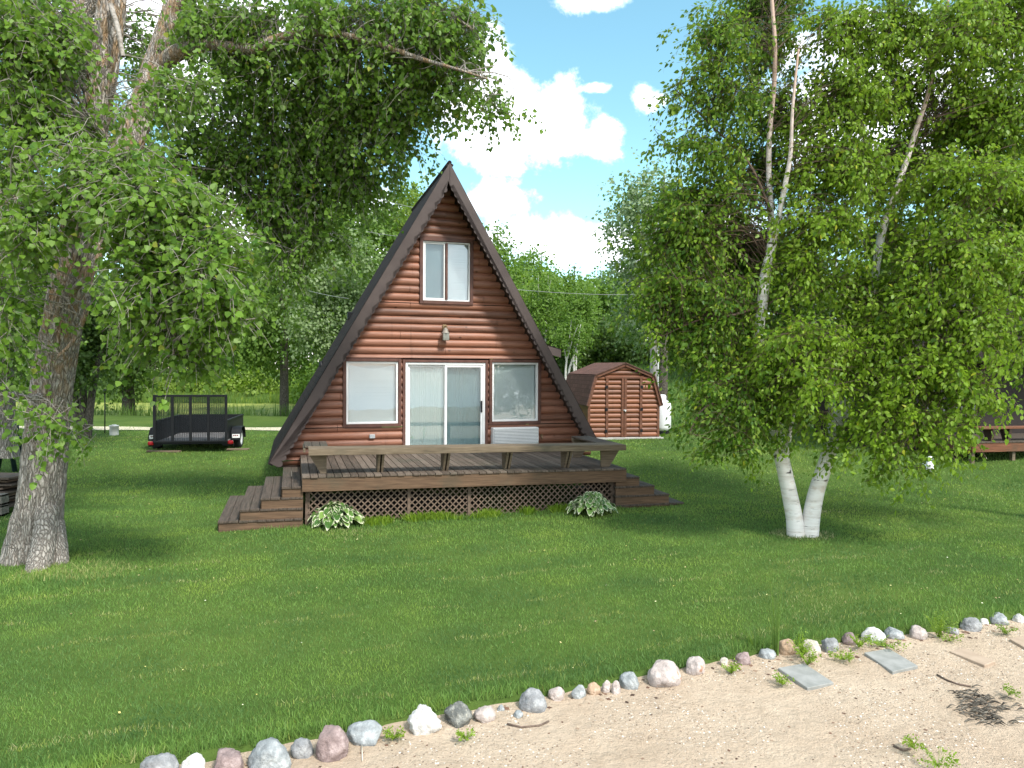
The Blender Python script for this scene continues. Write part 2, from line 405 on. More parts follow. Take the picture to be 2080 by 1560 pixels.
# roof slabs
LEN = 4.2
def slab(p, q, th, side):
    """roof slab along t between two rake points, UV for shingles"""
    p, q = Vector((p[0], 0, p[1])), Vector((q[0], 0, q[1])); d = (q-p).normalized(); nrm = Vector((-d.z, 0, d.x))
    if nrm.z < 0: nrm = -nrm
    ln = (q-p).length
    bm = bmesh.new(); uv = bm.loops.layers.uv.new('uv')
    vs = [bm.verts.new(pt + Vector((0, y, 0)) + nrm*o) for y in (-OV-0.02, LEN) for pt in (p, q) for o in (0, -th)]
    fs = [(0,1,3,2),(4,6,7,5),(0,4,5,1),(2,3,7,6),(0,2,6,4),(1,5,7,3)]
    for f in fs:
        ff = bm.faces.new([vs[i] for i in f])
        for lp in ff.loops:
            c = lp.vert.co; lp[uv].uv = (c.y, (Vector((c.x, 0, c.z))-p).dot(d))
    bmesh.ops.recalc_face_normals(bm, faces=bm.faces[:])
    me = bpy.data.meshes.new('roof_slope'); bm.to_mesh(me); bm.free(); me.materials.append(MAT['shingle'])
    o = bpy.data.objects.new('roof_slope', me); C.objects.link(o); o.parent = house
    return o
sL = slab((ap[0]+0.005, ap[1]+0.01), (lb[0]-0.02, lb[1]-0.03), 0.10, -1); sR = slab((ap[0]+0.0, ap[1]+0.012), (rb[0]+0.02, rb[1]-0.03), 0.10, 1)
b = MB(); b.tube([(ap[0], -OV-0.03, ap[1]+0.005), (ap[0], LEN, ap[1]+0.005)], 0.045, 8); b.build('ridge_cap', MAT['shingle'], house)
# scalloped barge boards
def barge(top, bot, side):
    P0, P1 = Vector(top), Vector(bot); d = (P1-P0).normalized(); ln = (P1-P0).length
    nin = Vector((-d.y, d.x))
    if nin.y > 0: nin = -nin            # towards the inside (down)
    wd = 0.235; st = 0.148; pts = [P0 + nin*0.02, P1 + nin*0.02]
    n = int((ln - 0.18)/st); inner = []
    k = ln - 0.015
    start = ln - n*st
    for i in range(n, 0, -1):
        b0 = start + (i-1)*st; 
        for j in range(7):
            a = math.pi*j/7; inner.append(P0 + d*(b0 + st/2 + st/2*math.cos(a)) + nin*(wd - 0.07 + 0.10*math.sin(a)))
    x = ap[0]
    # mitre at the ridge
    pts += [q for q in inner if (q.x < ap[0]-0.03 if side < 0 else q.x > ap[0]+0.03)]
    # last point: vertical cut under the apex
    k = (x - pts[-1].x)/d.x if abs(d.x) > 1e-6 else 0
    pts.append(Vector((x + (0.004 if side > 0 else -0.004), P0.y - 0.50)))
    pts[0] = Vector((x + (0.004 if side > 0 else -0.004), P0.y - 0.01))
    mb = MB(); mb.prism([(p.x, p.y) for p in pts], 'y', -OV-0.045, -OV-0.008)
    return mb.build('barge_board', MAT['barge'], house)
barge(ap, lb, -1); barge(ap, rb, 1)
# soffit boards under the overhang
for e, side in ((lb, -1), (rb, 1)):
    P0, P1 = Vector(ap), Vector(e); d = (P1-P0).normalized(); nin = Vector((-d.y, d.x)); nin = nin if nin.y < 0 else -nin
    o0, o1 = 0.115, 0.135
    mb = MB(); a0 = P0 + d*0.25; a1 = P1
    mb.prism([tuple(a0+nin*o0), tuple(a1+nin*o0), tuple(a1+nin*o1), tuple(a0+nin*o1)], 'y', -OV, 3.95); mb.build('soffit', MAT['soffit'], house)
def frame(mb, x0, x1, z0, z1, w, y0, y1, bottom=True):
    mb.bbox(x0, x0+w, y0, y1, z0, z1); mb.bbox(x1-w, x1, y0, y1, z0, z1)
    mb.bbox(x0+w, x1-w, y0, y1-0.001, z1-w, z1)
    if bottom: mb.bbox(x0+w, x1-w, y0, y1-0.001, z0, z0+w)
def blinds(x0, x1, z0, z1, y, parent, mat, pitch=0.027, tilt=1.2, sag=0.0):
    V, Q = [], []
    z = z0; 
    while z < z1:
        dz = 0.5*0.025*math.sin(tilt); dy = 0.5*0.025*math.cos(tilt)
        b0 = len(V); n = 8; ja = random.uniform(-1, 1)*0.003
        for i in range(n+1):
            x = x0 + (x1-x0)*i/n
            sg = -sag*math.sin(math.pi*i/n)*max(0, 1-(z1-z)/0.35)
            V += [(x, y-dy, z-dz+sg+ja*(i/n)), (x, y+dy, z+dz+sg+ja*(i/n))]
        for i in range(n): Q.append((b0+2*i, b0+2*i+2, b0+2*i+3, b0+2*i+1))
        z += pitch
    return np_mesh('blind', V, Q, mat, parent)
def window(x0, x1, z0, z1, sag):
    f = MB(); frame(f, x0, x1, z0, z1, 0.045, -0.045, 0.05); w = f.build('window', MAT['white'], house)
    c = MB(); t = 0.07
    c.bbox(x0-t, x0-0.002, -0.075, 0.03, z0-t, z1+t); c.bbox(x1+0.002, x1+t, -0.075, 0.03, z0-t, z1+t)
    c.bbox(x0-0.002, x1+0.002, -0.077, 0.03, z1+0.002, z1+t); c.bbox(x0-0.002, x1+0.002, -0.085, 0.03, z0-t, z0-0.002)
    c.build('casing', MAT['trim'], w)
    g = MB(); g.box(x0+0.03, x1-0.03, 0.0, 0.006, z0+0.03, z1-0.03); g.build('pane', MAT['glass'], w)
    blinds(x0+0.06, x1-0.06, z0+0.03, z1-0.05, 0.075, w, MAT['blind'], sag=sag)
    k = MB(); k.box(x0-0.05, x1+0.05, 0.16, 0.18, z0-0.05, z1+0.05); k.build('backing', MAT['blind'], w)
    return w
window(-2.216, -1.087, 1.463, 2.838, 0.10); window(1.087, 2.216, 1.463, 2.838, 0.0)
# upper slider
f = MB(); x0, x1, z0, z1 = -0.535, 0.548, 4.222, 5.557
frame(f, x0, x1, z0, z1, 0.03, -0.04, 0.05); uw = f.build('window', MAT['white'], house)
c = MB(); t = 0.075
c.bbox(x0-t, x0-0.002, -0.075, 0.03, z0-t, z1+t); c.bbox(x1+0.002, x1+t, -0.075, 0.03, z0-t, z1+t)
c.bbox(x0-0.002, x1+0.002, -0.077, 0.03, z1+0.002, z1+t); c.bbox(x0-0.002, x1+0.002, -0.085, 0.03, z0-t, z0-0.002)
c.bbox(-0.022, 0.03, -0.06, 0.03, z0+0.03, z1-0.03)
c.build('casing', MAT['trim'], uw)
f = MB(); frame(f, x0+0.032, -0.03, z0+0.032, z1-0.032, 0.03, -0.03, -0.004); f.build('sash', MAT['white'], uw)
g = MB(); g.box(x0+0.055, -0.05, -0.016, -0.010, z0+0.055, z1-0.055); g.build('pane', MAT['screen'], uw)
g = MB(); g.box(0.032, x1-0.02, 0.012, 0.018, z0+0.02, z1-0.02); g.build('pane', MAT['glass'], uw)
blinds(x0+0.04, x1-0.04, z0+0.03, z1-0.03, 0.085, uw, MAT['blind'])
k = MB(); k.box(x0-0.05, x1+0.05, 0.16, 0.18, z0-0.05, z1+0.05); k.build('backing', MAT['blind'], uw)
# sliding door
dz0, dz1 = 0.775, 2.827
f = MB(); f.bbox(-0.922, -0.872, -0.05, 0.06, dz0, dz1); f.bbox(0.872, 0.922, -0.05, 0.06, dz0, dz1); f.bbox(-0.872, 0.872, -0.05, 0.058, dz1-0.05, dz1); f.bbox(-0.872, 0.872, -0.05, 0.058, dz0, dz0+0.04)
door = f.build('sliding_door', MAT['white'], house)
c = MB(); c.bbox(-0.985, -0.924, -0.07, 0.03, 0.75, dz1+0.062); c.bbox(0.924, 0.985, -0.07, 0.03, 0.75, dz1+0.062); c.bbox(-0.924, 0.924, -0.072, 0.03, dz1+0.002, dz1+0.06); c.build('casing', MAT['trim'], door)
f = MB(); frame(f, -0.87, 0.015, dz0+0.042, dz1-0.052, 0.055, 0.005, 0.04); f.build('fixed_panel', MAT['white'], door)
f = MB(); frame(f, -0.03, 0.87, dz0+0.042, dz1-0.052, 0.055, -0.035, 0.002); f.build('sliding_panel', MAT['white'], door)
g = MB(); g.box(-0.82, -0.03, 0.02, 0.026, dz0+0.09, dz1-0.1); g.build('pane', MAT['glass'], door)
g = MB(); g.box(0.02, 0.82, -0.02, -0.014, dz0+0.09, dz1-0.1); g.build('pane', MAT['screen'], door)
def curtain(x0, x1, y, mat, amp):
    V, Q = [], []; n = 120
    for i in range(n+1):
        x = x0+(x1-x0)*i/n; yy = y + amp*math.sin(i*0.9) + amp*0.6*math.sin(i*0.37+1)
        V += [(x, yy, dz0+0.05), (x, yy, dz1-0.06)]
    for i in range(n): Q.append((2*i, 2*i+2, 2*i+3, 2*i+1))
    np_mesh('curtain', V, Q, mat, door, None, True)
curtain(-0.86, -0.005, 0.10, MAT['curtain'], 0.003); curtain(0.0, 0.86, 0.11, MAT['greycurtain'], 0.003)
hd = MB(); hd.bbox(0.815, 0.85, -0.075, -0.037, 1.68, 1.95, 0.01); hd.build('handle', MAT['black'], door)
k = MB(); k.box(-0.95, 0.95, 0.2, 0.22, 0.7, 2.9); k.build('backing', MAT['soffit'], door)
# wall lantern
lx, lz = HL(905, 676, -0.16); Yl = -0.17
l = MB(); l.tube([(lx, -0.05, lz+0.12), (lx, -0.10, lz+0.17), (lx, Yl, lz+0.17), (lx, Yl, lz+0.12)], 0.011, 6)
l.bbox(lx-0.05, lx+0.05, -0.075, -0.045, lz+0.03, lz+0.19, 0.01)
for dx in (-0.045, 0.04): l.tube([(lx+dx, Yl, lz+0.03), (lx+dx*1.1, Yl, lz+0.13), (lx, Yl, lz+0.18)], 0.006, 5)
lan = l.build('lantern', MAT['brass'], house)
l = MB(); l.lathe([(0.0, 0.12), (0.02, 0.115), (0.022, 0.10), (0.05, 0.09), (0.065, 0.02), (0.098, 0.0), (0.098, -0.012), (0.0, -0.012)], 4, (lx, Yl, lz)); l.build('lantern_cap', noisy('pewter', (0.22, 0.2, 0.17), (0.33, 0.3, 0.26), 12, rough=0.5, bump=0), lan)
l = MB(); l.bbox(lx-0.07, lx+0.07, Yl-0.07, Yl+0.07, lz-0.175, lz-0.013, 0.006); l.build('lantern_glass', MAT['greyglass'], lan)
# wall air conditioner
a0 = HL(1003, 905, -0.28); a1 = HL(1095, 868, -0.28)
ac = MB(); ac.bbox(a0[0], a1[0], -0.26, 0.05, a1[1]-0.44, a1[1], 0.012); aco = ac.build('air_conditioner', MAT['white'], house)
lv = MB(); lv.box(a0[0]+0.015, a1[0]-0.015, -0.2625, -0.2605, a1[1]-0.42, a1[1]-0.015); lv.build('grille_backing', MAT['grey'], aco); lv = MB(); z = a1[1]-0.03
while z > a1[1]-0.42:
    lv.beam((a0[0]+0.02, -0.272, z), (a1[0]-0.02, -0.272, z), 0.016, 0.018); z -= 0.034
lv.build('louvre', MAT['white'], aco)
o = HL(756, 886.5, -0.06); bx = MB(); bx.bbox(o[0]-0.062, o[0]+0.062, -0.085, -0.04, o[1]-0.045, o[1]+0.045, 0.01); bx.build('outlet_box', MAT['grey'], house)
o = HL(1099, 885, -0.06); bx = MB(); bx.tube([(o[0], -0.04, o[1]), (o[0], -0.12, o[1]), (o[0], -0.13, o[1]-0.07)], 0.014, 8); bx.tube([(o[0]-0.035, -0.1, o[1]+0.02), (o[0]+0.035, -0.1, o[1]+0.02)], 0.01, 6); bx.build('garden_tap', MAT['brass'], house)
# foundation
fd = MB(); fd.bbox(lb[0]+0.28, lb[0]+0.62, 0.05, 0.45, -0.3, 0.585, 0.01); fd.build('foundation_block', MAT['cream'], house)
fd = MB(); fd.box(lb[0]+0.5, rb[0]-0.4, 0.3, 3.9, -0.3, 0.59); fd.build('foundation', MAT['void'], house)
sk = MB(); sk.bbox(lb[0]+0.14, rb[0]-0.14, -0.03, 0.06, 0.565, 0.60, 0.004); sk.build('sill_beam', MAT['soffit'], house)
# roof vents on the left slope, low side roof on the right slope
def on_left(u, v, out):
    t = 2.6; s, z = HL(u, v, t); return s, t, z
s_, t_, z_ = on_left(714, 641, 0); vb = MB(); vb.bbox(s_-0.09, s_+0.14, t_, t_+0.3, z_-0.1, z_+0.1, 0.02); vb.build('roof_vent', MAT['black'], house)
s_, t_, z_ = on_left(651, 746, 0); vb = MB(); vb.tube([(s_+0.05, t_, z_-0.15), (s_+0.0, t_, z_+0.15)], 0.05, 10); vb.build('vent_pipe', MAT['black'], house)
t_ = 2.2; s1, z1_ = HL(1140, 716, t_); sr0 = rake_s(z1_+0.3, 1)
pr = MB(); pr.prism([(sr0-0.5, z1_+0.52), (s1, z1_-0.03), (s1, z1_+0.09), (sr0-0.5, z1_+0.66)], 'y', t_, t_+1.8); pr.build('side_roof', MAT['shingle'], house)
pr = MB(); pr.prism([(sr0-0.5, z1_+0.40), (s1-0.02, z1_-0.14), (s1-0.02, z1_+0.07), (sr0-0.5, z1_+0.62)], 'y', t_-0.03, t_-0.002); pr.build('side_fascia', MAT['barge'], house)

# ---------------------------------------------------------------- deck
TILT = 0.0144; ZD = 0.774
deck = tag(empty('deck', (HX, HY, 0), (0, TILT, YAW)), 'weathered wooden deck with wraparound bench, lattice skirt and steps on both ends', 'deck')
DL, DR, DF = -3.19, 3.02, -3.10
def boards(x0, x1, y0, y1, ztop, name, mat, across=False, w=0.138, th=0.035, gap=0.011, ragged=0.012):
    V, Q, A = [], [], []
    p = x0 if not across else y0; end = x1 if not across else y1
    while p < end - 0.02:
        q = min(p + w, end); j = random.uniform(-ragged, ragged); zt = ztop + random.uniform(-0.002, 0.002)
        bx = (p, q-gap, y0+j, y1) if not across else (x0+j, x1, p, q-gap)
        mb = MB(); mb.bbox(bx[0], bx[1], bx[2], bx[3], ztop-th, zt, 0.003)
        b0 = len(V); V += mb.v; t = random.random()
        for f in mb.f:
            f = [i+b0 for i in f]; Q.append((f[0], f[1], f[2], f[3] if len(f) > 3 else f[2])); A.append(t)
        p = q
    me = bpy.data.meshes.new(name); me.from_pydata(V, [], [q if q[3] != q[2] else q[:3] for q in Q])
    at_ = me.attributes.new('tint', 'FLOAT', 'FACE'); at_.data.foreach_set('value', np.array(A, np.float32))
    me.materials.append(mat); o = bpy.data.objects.new(name, me); C.objects.link(o); o.parent = deck
    return o
boards(DL, DR, DF-0.02, -0.06, ZD, 'deck_floor', MAT['deck'])
fa = MB(); fa.bbox(DL, DR, DF, DF+0.04, ZD-0.275, ZD-0.04, 0.004); fa.build('fascia', MAT['deckx'], deck)
fa = MB(); fa.bbox(DL, DL+0.04, DF+0.042, -0.06, ZD-0.275, ZD-0.04, 0.004); fa.build('side_fascia', MAT['deckx'], deck); fa = MB(); fa.bbox(DR-0.04, DR, DF+0.042, -0.06, ZD-0.275, ZD-0.04, 0.004); fa.build('side_fascia', MAT['deckx'], deck)
# bench
BZ = ZD + 0.47; BY0, BY1 = DF + 0.02, DF + 0.45
bl, br = DL + 0.10, DR - 0.03
bs = MB()
for i in range(3): bs.bbox(bl+0.04*0, br, BY0+0.045+i*0.135, BY0+0.045+i*0.135+0.128, BZ-0.035, BZ, 0.004)
bs.build('bench_seat', MAT['rail'], deck)
bs = MB(); bs.bbox(bl-0.0, br+0.02, BY0, BY0+0.04, BZ-0.115, BZ-0.005, 0.004); bs.build('bench_rail', MAT['rail'], deck)
for x0, x1, y1 in ((bl-0.06, bl+0.36, -1.75), (br-0.42, br, -1.25)):
    sb = MB()
    for i in range(3): sb.bbox(x0+i*0.14, x0+i*0.14+0.132, BY1+0.02, y1, BZ-0.033, BZ+0.001, 0.004)
    sb.build('side_seat', MAT['deck'], deck)
    sr_ = MB(); xe = x1 if x0 > 0 else x0
    sr_.bbox(xe-0.02, xe+0.02, BY1+0.02, y1, BZ-0.115, BZ-0.04, 0.004); sr_.bbox(x0, x1, y1-0.04, y1, BZ-0.112, BZ-0.038, 0.004); sr_.build('side_rail', MAT['rail'], deck)
def bracket(x, y0, y1, axis='y'):
    mb = MB()
    poly = [(y0+0.02, BZ-0.04), (y1, BZ-0.04), (y1-0.05, ZD), (y1-0.22, ZD), (y0+0.02, BZ-0.15)]
    for dx in (-0.055, 0.015): mb.prism(poly, 'x', x+dx, x+dx+0.04)
    mb.build('bench_support', MAT['rail'], deck)
for u in (770, 902, 1027, 1147):
    best = HL(u, 950, -2.78)[0]
    bracket(best, BY0+0.04, BY1+0.02)
def side_bracket(x0, x1, y, flip):
    mb = MB(); pl = [(x0, BZ-0.04), (x1, BZ-0.04), (x1-0.05 if not flip else x1, BZ-0.14 if not flip else BZ-0.14), (x1-0.10, ZD) if not flip else (x0+0.3, ZD), (x0+0.03 if not flip else x0+0.12, ZD)]
    if flip: pl = [(x0+0.04, BZ-0.04), (x1-0.06, BZ-0.04), (x1-0.06, ZD), (x1-0.16, ZD), (x0+0.04, BZ-0.14)]
    else: pl = [(x0, BZ-0.04), (x1, BZ-0.04), (x1, BZ-0.12), (x0+0.2, ZD), (x0+0.02, ZD)]
    mb.prism(pl, 'y', y, y+0.04); mb.build('bench_support', MAT['rail'], deck)
side_bracket(bl-0.02, bl+0.38, BY0+0.25, True); side_bracket(bl-0.02, bl+0.38, -1.85, True)
side_bracket(br-0.42, br, BY0+0.25, False); side_bracket(br-0.42, br, -1.35, False)
# lattice skirt with posts
LY = DF + 0.16
def lattice(x0, x1, z0, z1):
    mb = MB(); wd = 0.024; sp = 0.116
    for sgn, y in ((1, LY), (-1, LY+0.011)):
        c = (x0 - z1 if sgn > 0 else x0 + z0) - 0.2 + random.uniform(0, .05)
        while c < (x1 - z0 if sgn > 0 else x1 + z1) + 0.2:
            # line: x - sgn*z = c
            pts = []
            for z in (z0, z1): pts.append((c + sgn*z, z))
            (xa, za), (xb, zb) = pts
            def clip(xa, za, xb, zb):
                t0, t1 = 0, 1; dx = xb-xa
                for lim, lo in ((x0, True), (x1, False)):
                    t = (lim-xa)/dx
                    if (dx > 0) == lo: t0 = max(t0, t)
                    else: t1 = min(t1, t)
                return t0, t1
            t0, t1 = clip(xa, za, xb, zb)
            if t1 - t0 > 0.04:
                a = (xa+(xb-xa)*t0, y, za+(zb-za)*t0); b_ = (xa+(xb-xa)*t1, y, za+(zb-za)*t1)
                mb.beam(a, b_, 0.009, wd, (0, 1, 0)) if False else mb.beam(a, b_, wd, 0.009, (0, 1, 0))
            c += sp*math.sqrt(2)*0.72
    return mb.build('lattice_panel', MAT['lattice'], deck)
zt, zb = ZD - 0.28, -0.06
lp = [DL+0.12, -1.30, -0.16, DR-0.22]
for i in range(3): lattice(lp[i]+(0.03 if i else 0), lp[i+1]-0.03, zb, zt)
for x in (lp[1], lp[2]):
    p = MB(); p.bbox(x-0.028, x+0.028, LY-0.015, LY+0.03, -0.16, zt+0.02, 0.003); p.build('post', MAT['lattice'], deck)
for x in (lp[0]-0.02, lp[3]+0.02):
    p = MB(); p.bbox(x-0.04, x+0.04, LY+0.02, LY+0.1, -0.2, zt, 0.003); p.build('post', MAT['lattice'], deck)
# steps at both ends
rise = 0.185
for side in (-1, 1):
    xe = DL if side < 0 else DR
    for k in range(4):
        zt_ = ZD - rise*(k+1); x_out = xe + side*(0.34*(k+1)) - (0.0 if side < 0 else 0.02)*1
        x_in = xe - side*(0.02 if side < 0 else 0.21)
        y0 = DF + 0.06 + 0.0*k; y1 = -0.55 if side < 0 else -0.75
        x0, x1 = min(x_out, x_in), max(x_out, x_in)
        tr = empty('step', (0, 0, 0)); tr.parent = deck
        mb = MB(); n = 2; xw = 0.165
        # boards along the end, a short picture-frame return along the front
        VV = []
        zj = lambda: zt_ + random.uniform(-0.002, 0.002)
        if side < 0:
            for j in range(2): mb.bbox(x0+j*0.165, x0+j*0.165+0.158, y0-0.02, y1, zt_-0.035, zj(), 0.003)
            x = x0 + 0.335
            while x < x1-0.02: mb.bbox(x, min(x+0.142, x1), y0-0.02+random.uniform(-.006, .006), y1-0.05, zt_-0.036, zj(), 0.003); x += 0.149
        else:
            for j in range(2): mb.bbox(x1-j*0.165-0.158, x1-j*0.165, y0-0.02, y1, zt_-0.035, zj(), 0.003)
            x = x1 - 0.335
            while x > x0+0.02: mb.bbox(max(x-0.142, x0), x, y0-0.02+random.uniform(-.006, .006), y1-0.05, zt_-0.036, zj(), 0.003); x -= 0.149
        tb = mb.build('tread', MAT['deck'], tr)
        mb = MB(); mb.bbox(x0+0.015, x1, y0, y0+0.04, zt_-rise-0.02 - (0.12 if k == 3 else 0), zt_-0.038, 0.004); mb.build('riser', MAT['deckx'], tr)
        xo = x0 if side < 0 else x1
        mb = MB(); mb.bbox(xo-0.02 if side > 0 else xo+0.0, xo if side > 0 else xo+0.02, y0+0.042, y1-0.02, zt_-rise-0.02 - (0.12 if k == 3 else 0), zt_-0.039, 0.003); mb.build('stringer', MAT['deckx'], tr)
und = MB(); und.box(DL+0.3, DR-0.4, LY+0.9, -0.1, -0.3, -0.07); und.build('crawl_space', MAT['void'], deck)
# ---------------------------------------------------------------- barn shed
p = ground(1266, 888); SYAW = R(10)
p = at(1266, 888, 23.5); p.z = gz(p.x, p.y)
shed = tag(empty('storage_shed', p, (0, 0, SYAW)), 'small gambrel barn shed of orange-brown half-log siding with double doors', 'shed')
g0 = 0.06; hw = 1.23
prof = [(-hw-0.05, 1.10), (-1.0, 2.10), (0.02, 2.50), (1.02, 2.10), (hw+0.08, 1.10)]
def shx(z, side):
    pts = [(hw, 0), (hw, 1.15), (0.97, 2.04), (0.0, 2.43)]
    for (xa, za), (xb, zb_) in zip(pts[:-1], pts[1:]):
        if z <= zb_: return side*(xa + (xb-xa)*(z-za)/(zb_-za+1e-9))
    return 0.0
dw = 0.64
V, Q, A = logs(g0, 2.42, 0.157, lambda z: shx(z, -1), lambda z: shx(z, 1), [(-dw, dw, 0, 2.06)], 0, 0.045)
np_mesh('log_wall', V, Q, MAT['shedlog'], shed, {'tint': A}, True)
mb = MB(); mb.prism([(-hw+.03, g0), (hw-.03, g0), (hw-.03, 1.13), (0.95, 2.0), (0, 2.38), (-0.95, 2.0), (-hw+.03, 1.13)], 'y', 0.035, 3.3); mb.build('side_wall', MAT['shedlog'], shed)
for sd in (-1, 1):
    dr = empty('door'); dr.parent = shed
    x0, x1 = (-dw+0.012, -0.006) if sd < 0 else (0.006, dw-0.012)
    V, Q, A = logs(g0, 1.98, 0.157, lambda z: x0+0.05, lambda z: x1-0.05, [], 0.005, 0.042)
    np_mesh('door_panel', V, Q, MAT['shedlog'], dr, {'tint': A}, True)
    fm = MB(); w = 0.085
    fm.bbox(x0, x0+w, -0.062, -0.02, g0, 2.0); fm.bbox(x1-w, x1, -0.062, -0.02, g0, 2.0); fm.build('door_frame', MAT['shedlog'], dr)
    for zz in (0.27, 0.98, 1.72):
        hg = MB(); xx = x0 if sd < 0 else x1
        hg.bbox(xx-0.045+0.02*-sd, xx+0.045+0.02*-sd, -0.07, -0.058, zz-0.05, zz+0.05, 0.003); hg.build('hinge', MAT['black'], dr)
fm = MB(); fm.bbox(-dw-0.02, dw+0.02, -0.066, -0.01, 2.0, 2.075); fm.build('door_header', MAT['shedlog'], shed)
for x in (-hw-0.01, hw-0.075): fm = MB(); fm.bbox(x, x+0.085, -0.055, 0.03, g0, 1.1); fm.build('corner_board', MAT['shedlog'], shed)
fm = MB(); fm.bbox(-0.03, 0.075, -0.085, -0.06, 0.93, 0.975, 0.006); fm.tube([(0.03, -0.08, 0.94), (0.05, -0.09, 0.89)], 0.02, 6); fm.build('latch', MAT['chrome'], shed)
def gable_trim():
    mb = MB()
    for a, b_ in zip(prof[:-1], prof[1:]):
        P0, P1 = Vector((a[0], 0, a[1])), Vector((b_[0], 0, b_[1])); d = (P1-P0).normalized(); nn = Vector((d.z, 0, -d.x)); nn = nn if nn.z < 0 else -nn
        q = [P0, P1, P1+nn*0.085, P0+nn*0.085]; mb.prism([(v.x, v.z) for v in q], 'y', -0.10, -0.03)
    mb.build('gable_trim', MAT['shedlog'], shed)
gable_trim()
for a, b_ in zip(prof[:-1], prof[1:]):
    P, Q_ = Vector((a[0], 0, a[1])), Vector((b_[0], 0, b_[1])); d = (Q_-P).normalized(); nn = Vector((-d.z, 0, d.x)); nn = nn if nn.z > 0 else -nn
    bm = bmesh.new(); uv = bm.loops.layers.uv.new('uv')
    vs = [bm.verts.new(pt + Vector((0, y, 0)) + nn*o) for y in (-0.13, 3.4) for pt in (P, Q_) for o in (0.035, 0.003)]
    for f in [(0,1,3,2),(4,6,7,5),(0,4,5,1),(2,3,7,6),(0,2,6,4),(1,5,7,3)]:
        ff = bm.faces.new([vs[i] for i in f])
        for lpx in ff.loops: lpx[uv].uv = (lpx.vert.co.y, (lpx.vert.co - P).dot(d))
    bmesh.ops.recalc_face_normals(bm, faces=bm.faces[:])
    me = bpy.data.meshes.new('roof_slope'); bm.to_mesh(me); bm.free(); me.materials.append(MAT['shedshingle'])
    o = bpy.data.objects.new('roof_slope', me); C.objects.link(o); o.parent = shed
mb = MB(); mb.bbox(-hw-0.12, hw+0.12, -0.16, 3.35, -0.25, 0.055, 0.01); mb.build('foundation_slab', noisy('concrete', (0.3, 0.29, 0.27), (0.42, 0.41, 0.38), 9, rough=0.9), shed)

# ---------------------------------------------------------------- propane tank
p = at(1343, 880, 25.6); p.z = gz(p.x, p.y)
tank = tag(empty('propane_tank', p), 'white upright propane tank behind the barn shed', 'gas tank')
mb = MB(); mb.lathe([(0.0, 0.08), (0.2, 0.09), (0.31, 0.15), (0.345, 0.26), (0.345, 1.02), (0.32, 1.12), (0.22, 1.2), (0.0, 1.22)], 32); mb.build('tank_body', MAT['tank'], tank)
mb = MB(); mb.lathe([(0.3, -0.05), (0.3, 0.11)], 28); mb.build('foot_ring', MAT['black'], tank)
mb = MB(); mb.lathe([(0.15, 1.18), (0.17, 1.2), (0.165, 1.36), (0.13, 1.41), (0.0, 1.42)], 24); mb.build('valve_cover', MAT['tank'], tank)

# ---------------------------------------------------------------- utility pole and wires
p = at(1326, 870, 28.5); p.z = gz(p.x, p.y)
pole = tag(empty('utility_pole', p), 'grey wooden utility pole with a white conduit rising behind the shed', 'utility pole')
mb = MB(); mb.tube([(0, 0, -0.3), (0, 0, 3.5), (0.02, 0, 8.2)], [0.15, 0.14, 0.11], 14); mb.build('post', noisy('pole_wood', (0.26, 0.25, 0.23), (0.42, 0.41, 0.38), 5, (4, 4, 0.5), 0.9), pole)
mb = MB(); mb.tube([(0.17, -0.03, 0), (0.17, -0.03, 6.4)], 0.045, 10); mb.build('conduit', MAT['white'], pole)
MAT['wire'] = noisy('wire', (0.25, 0.26, 0.26), (0.33, 0.33, 0.33), 9, rough=0.6, bump=0)
def wire(name, a, b_, sag, label, r=0.007):
    a, b_ = Vector(a), Vector(b_); pts = [a.lerp(b_, i/24) - Vector((0, 0, sag*4*(i/24)*(1-i/24))) for i in range(25)]
    mb = MB(); mb.tube(pts, r, 5); return tag(mb.build(name, MAT['wire']), label, 'wire')
top = p + Vector((0, 0, 5.0))
wire('overhead_wire', W(1.9, 5.0, 5.2), Vector((p.x, p.y-0.1, at(1326, 598, p.y).z)), 0.12, 'thin overhead wire running from the cabin roof towards the utility pole')
wire('overhead_wire', at(560, 567, 27), W(-1.6, 7.5, 4.9), 0.1, 'thin overhead wire crossing the trees low on the left of the cabin roof')
wire('overhead_wire', at(700, 461, 27), at(900, 486, 26), 0.1, 'thin overhead wire crossing the trees by the middle of the left roof slope')
wire('overhead_wire', at(760, 400, 27), at(920, 432, 26), 0.1, 'thin overhead wire high behind the cabin roof near its peak', 0.009)

# ---------------------------------------------------------------- trailer
p = at(388, 912, 19.9); p.z = gz(p.x, p.y)
tr = tag(empty('utility_trailer', p, (0, 0, R(11))), 'black utility trailer with a tall mesh ramp gate parked on the grass', 'trailer')
hwid = 0.95; zf = 0.30; L = 2.6; wh = 0.56
mb = MB()
for x in (-hwid, hwid-0.05): mb.bbox(x, x+0.05, 0, L, zf-0.06, zf+0.02)
for y in (0.0, 0.85, 1.7, L-0.05): mb.bbox(-hwid+0.05, hwid-0.05, y, y+0.05, zf-0.061, zf+0.0)
mb.beam((-hwid, L, zf-0.02), (0, L+1.1, zf-0.02), 0.06, 0.07); mb.beam((hwid, L, zf-0.02), (0, L+1.1, zf-0.02), 0.06, 0.07)
mb.build('frame', MAT['black'], tr)
for x in (-hwid, hwid-0.03):
    sd = MB(); sd.bbox(x, x+0.03, 0.05, L, zf+0.02, zf+wh); sd.bbox(x-0.015, x+0.045, 0.05, L, zf+wh+0.001, zf+wh+0.045)
    sd.bbox(x-0.012, x+0.042, 0.0, 0.048, zf-0.02, zf+wh+0.045); sd.build('side_wall', MAT['black'], tr)
sd = MB(); sd.bbox(-hwid+0.03, hwid-0.03, L-0.03, L, zf+0.02, zf+wh+0.045); sd.build('front_wall', MAT['black'], tr)
fl = MB()
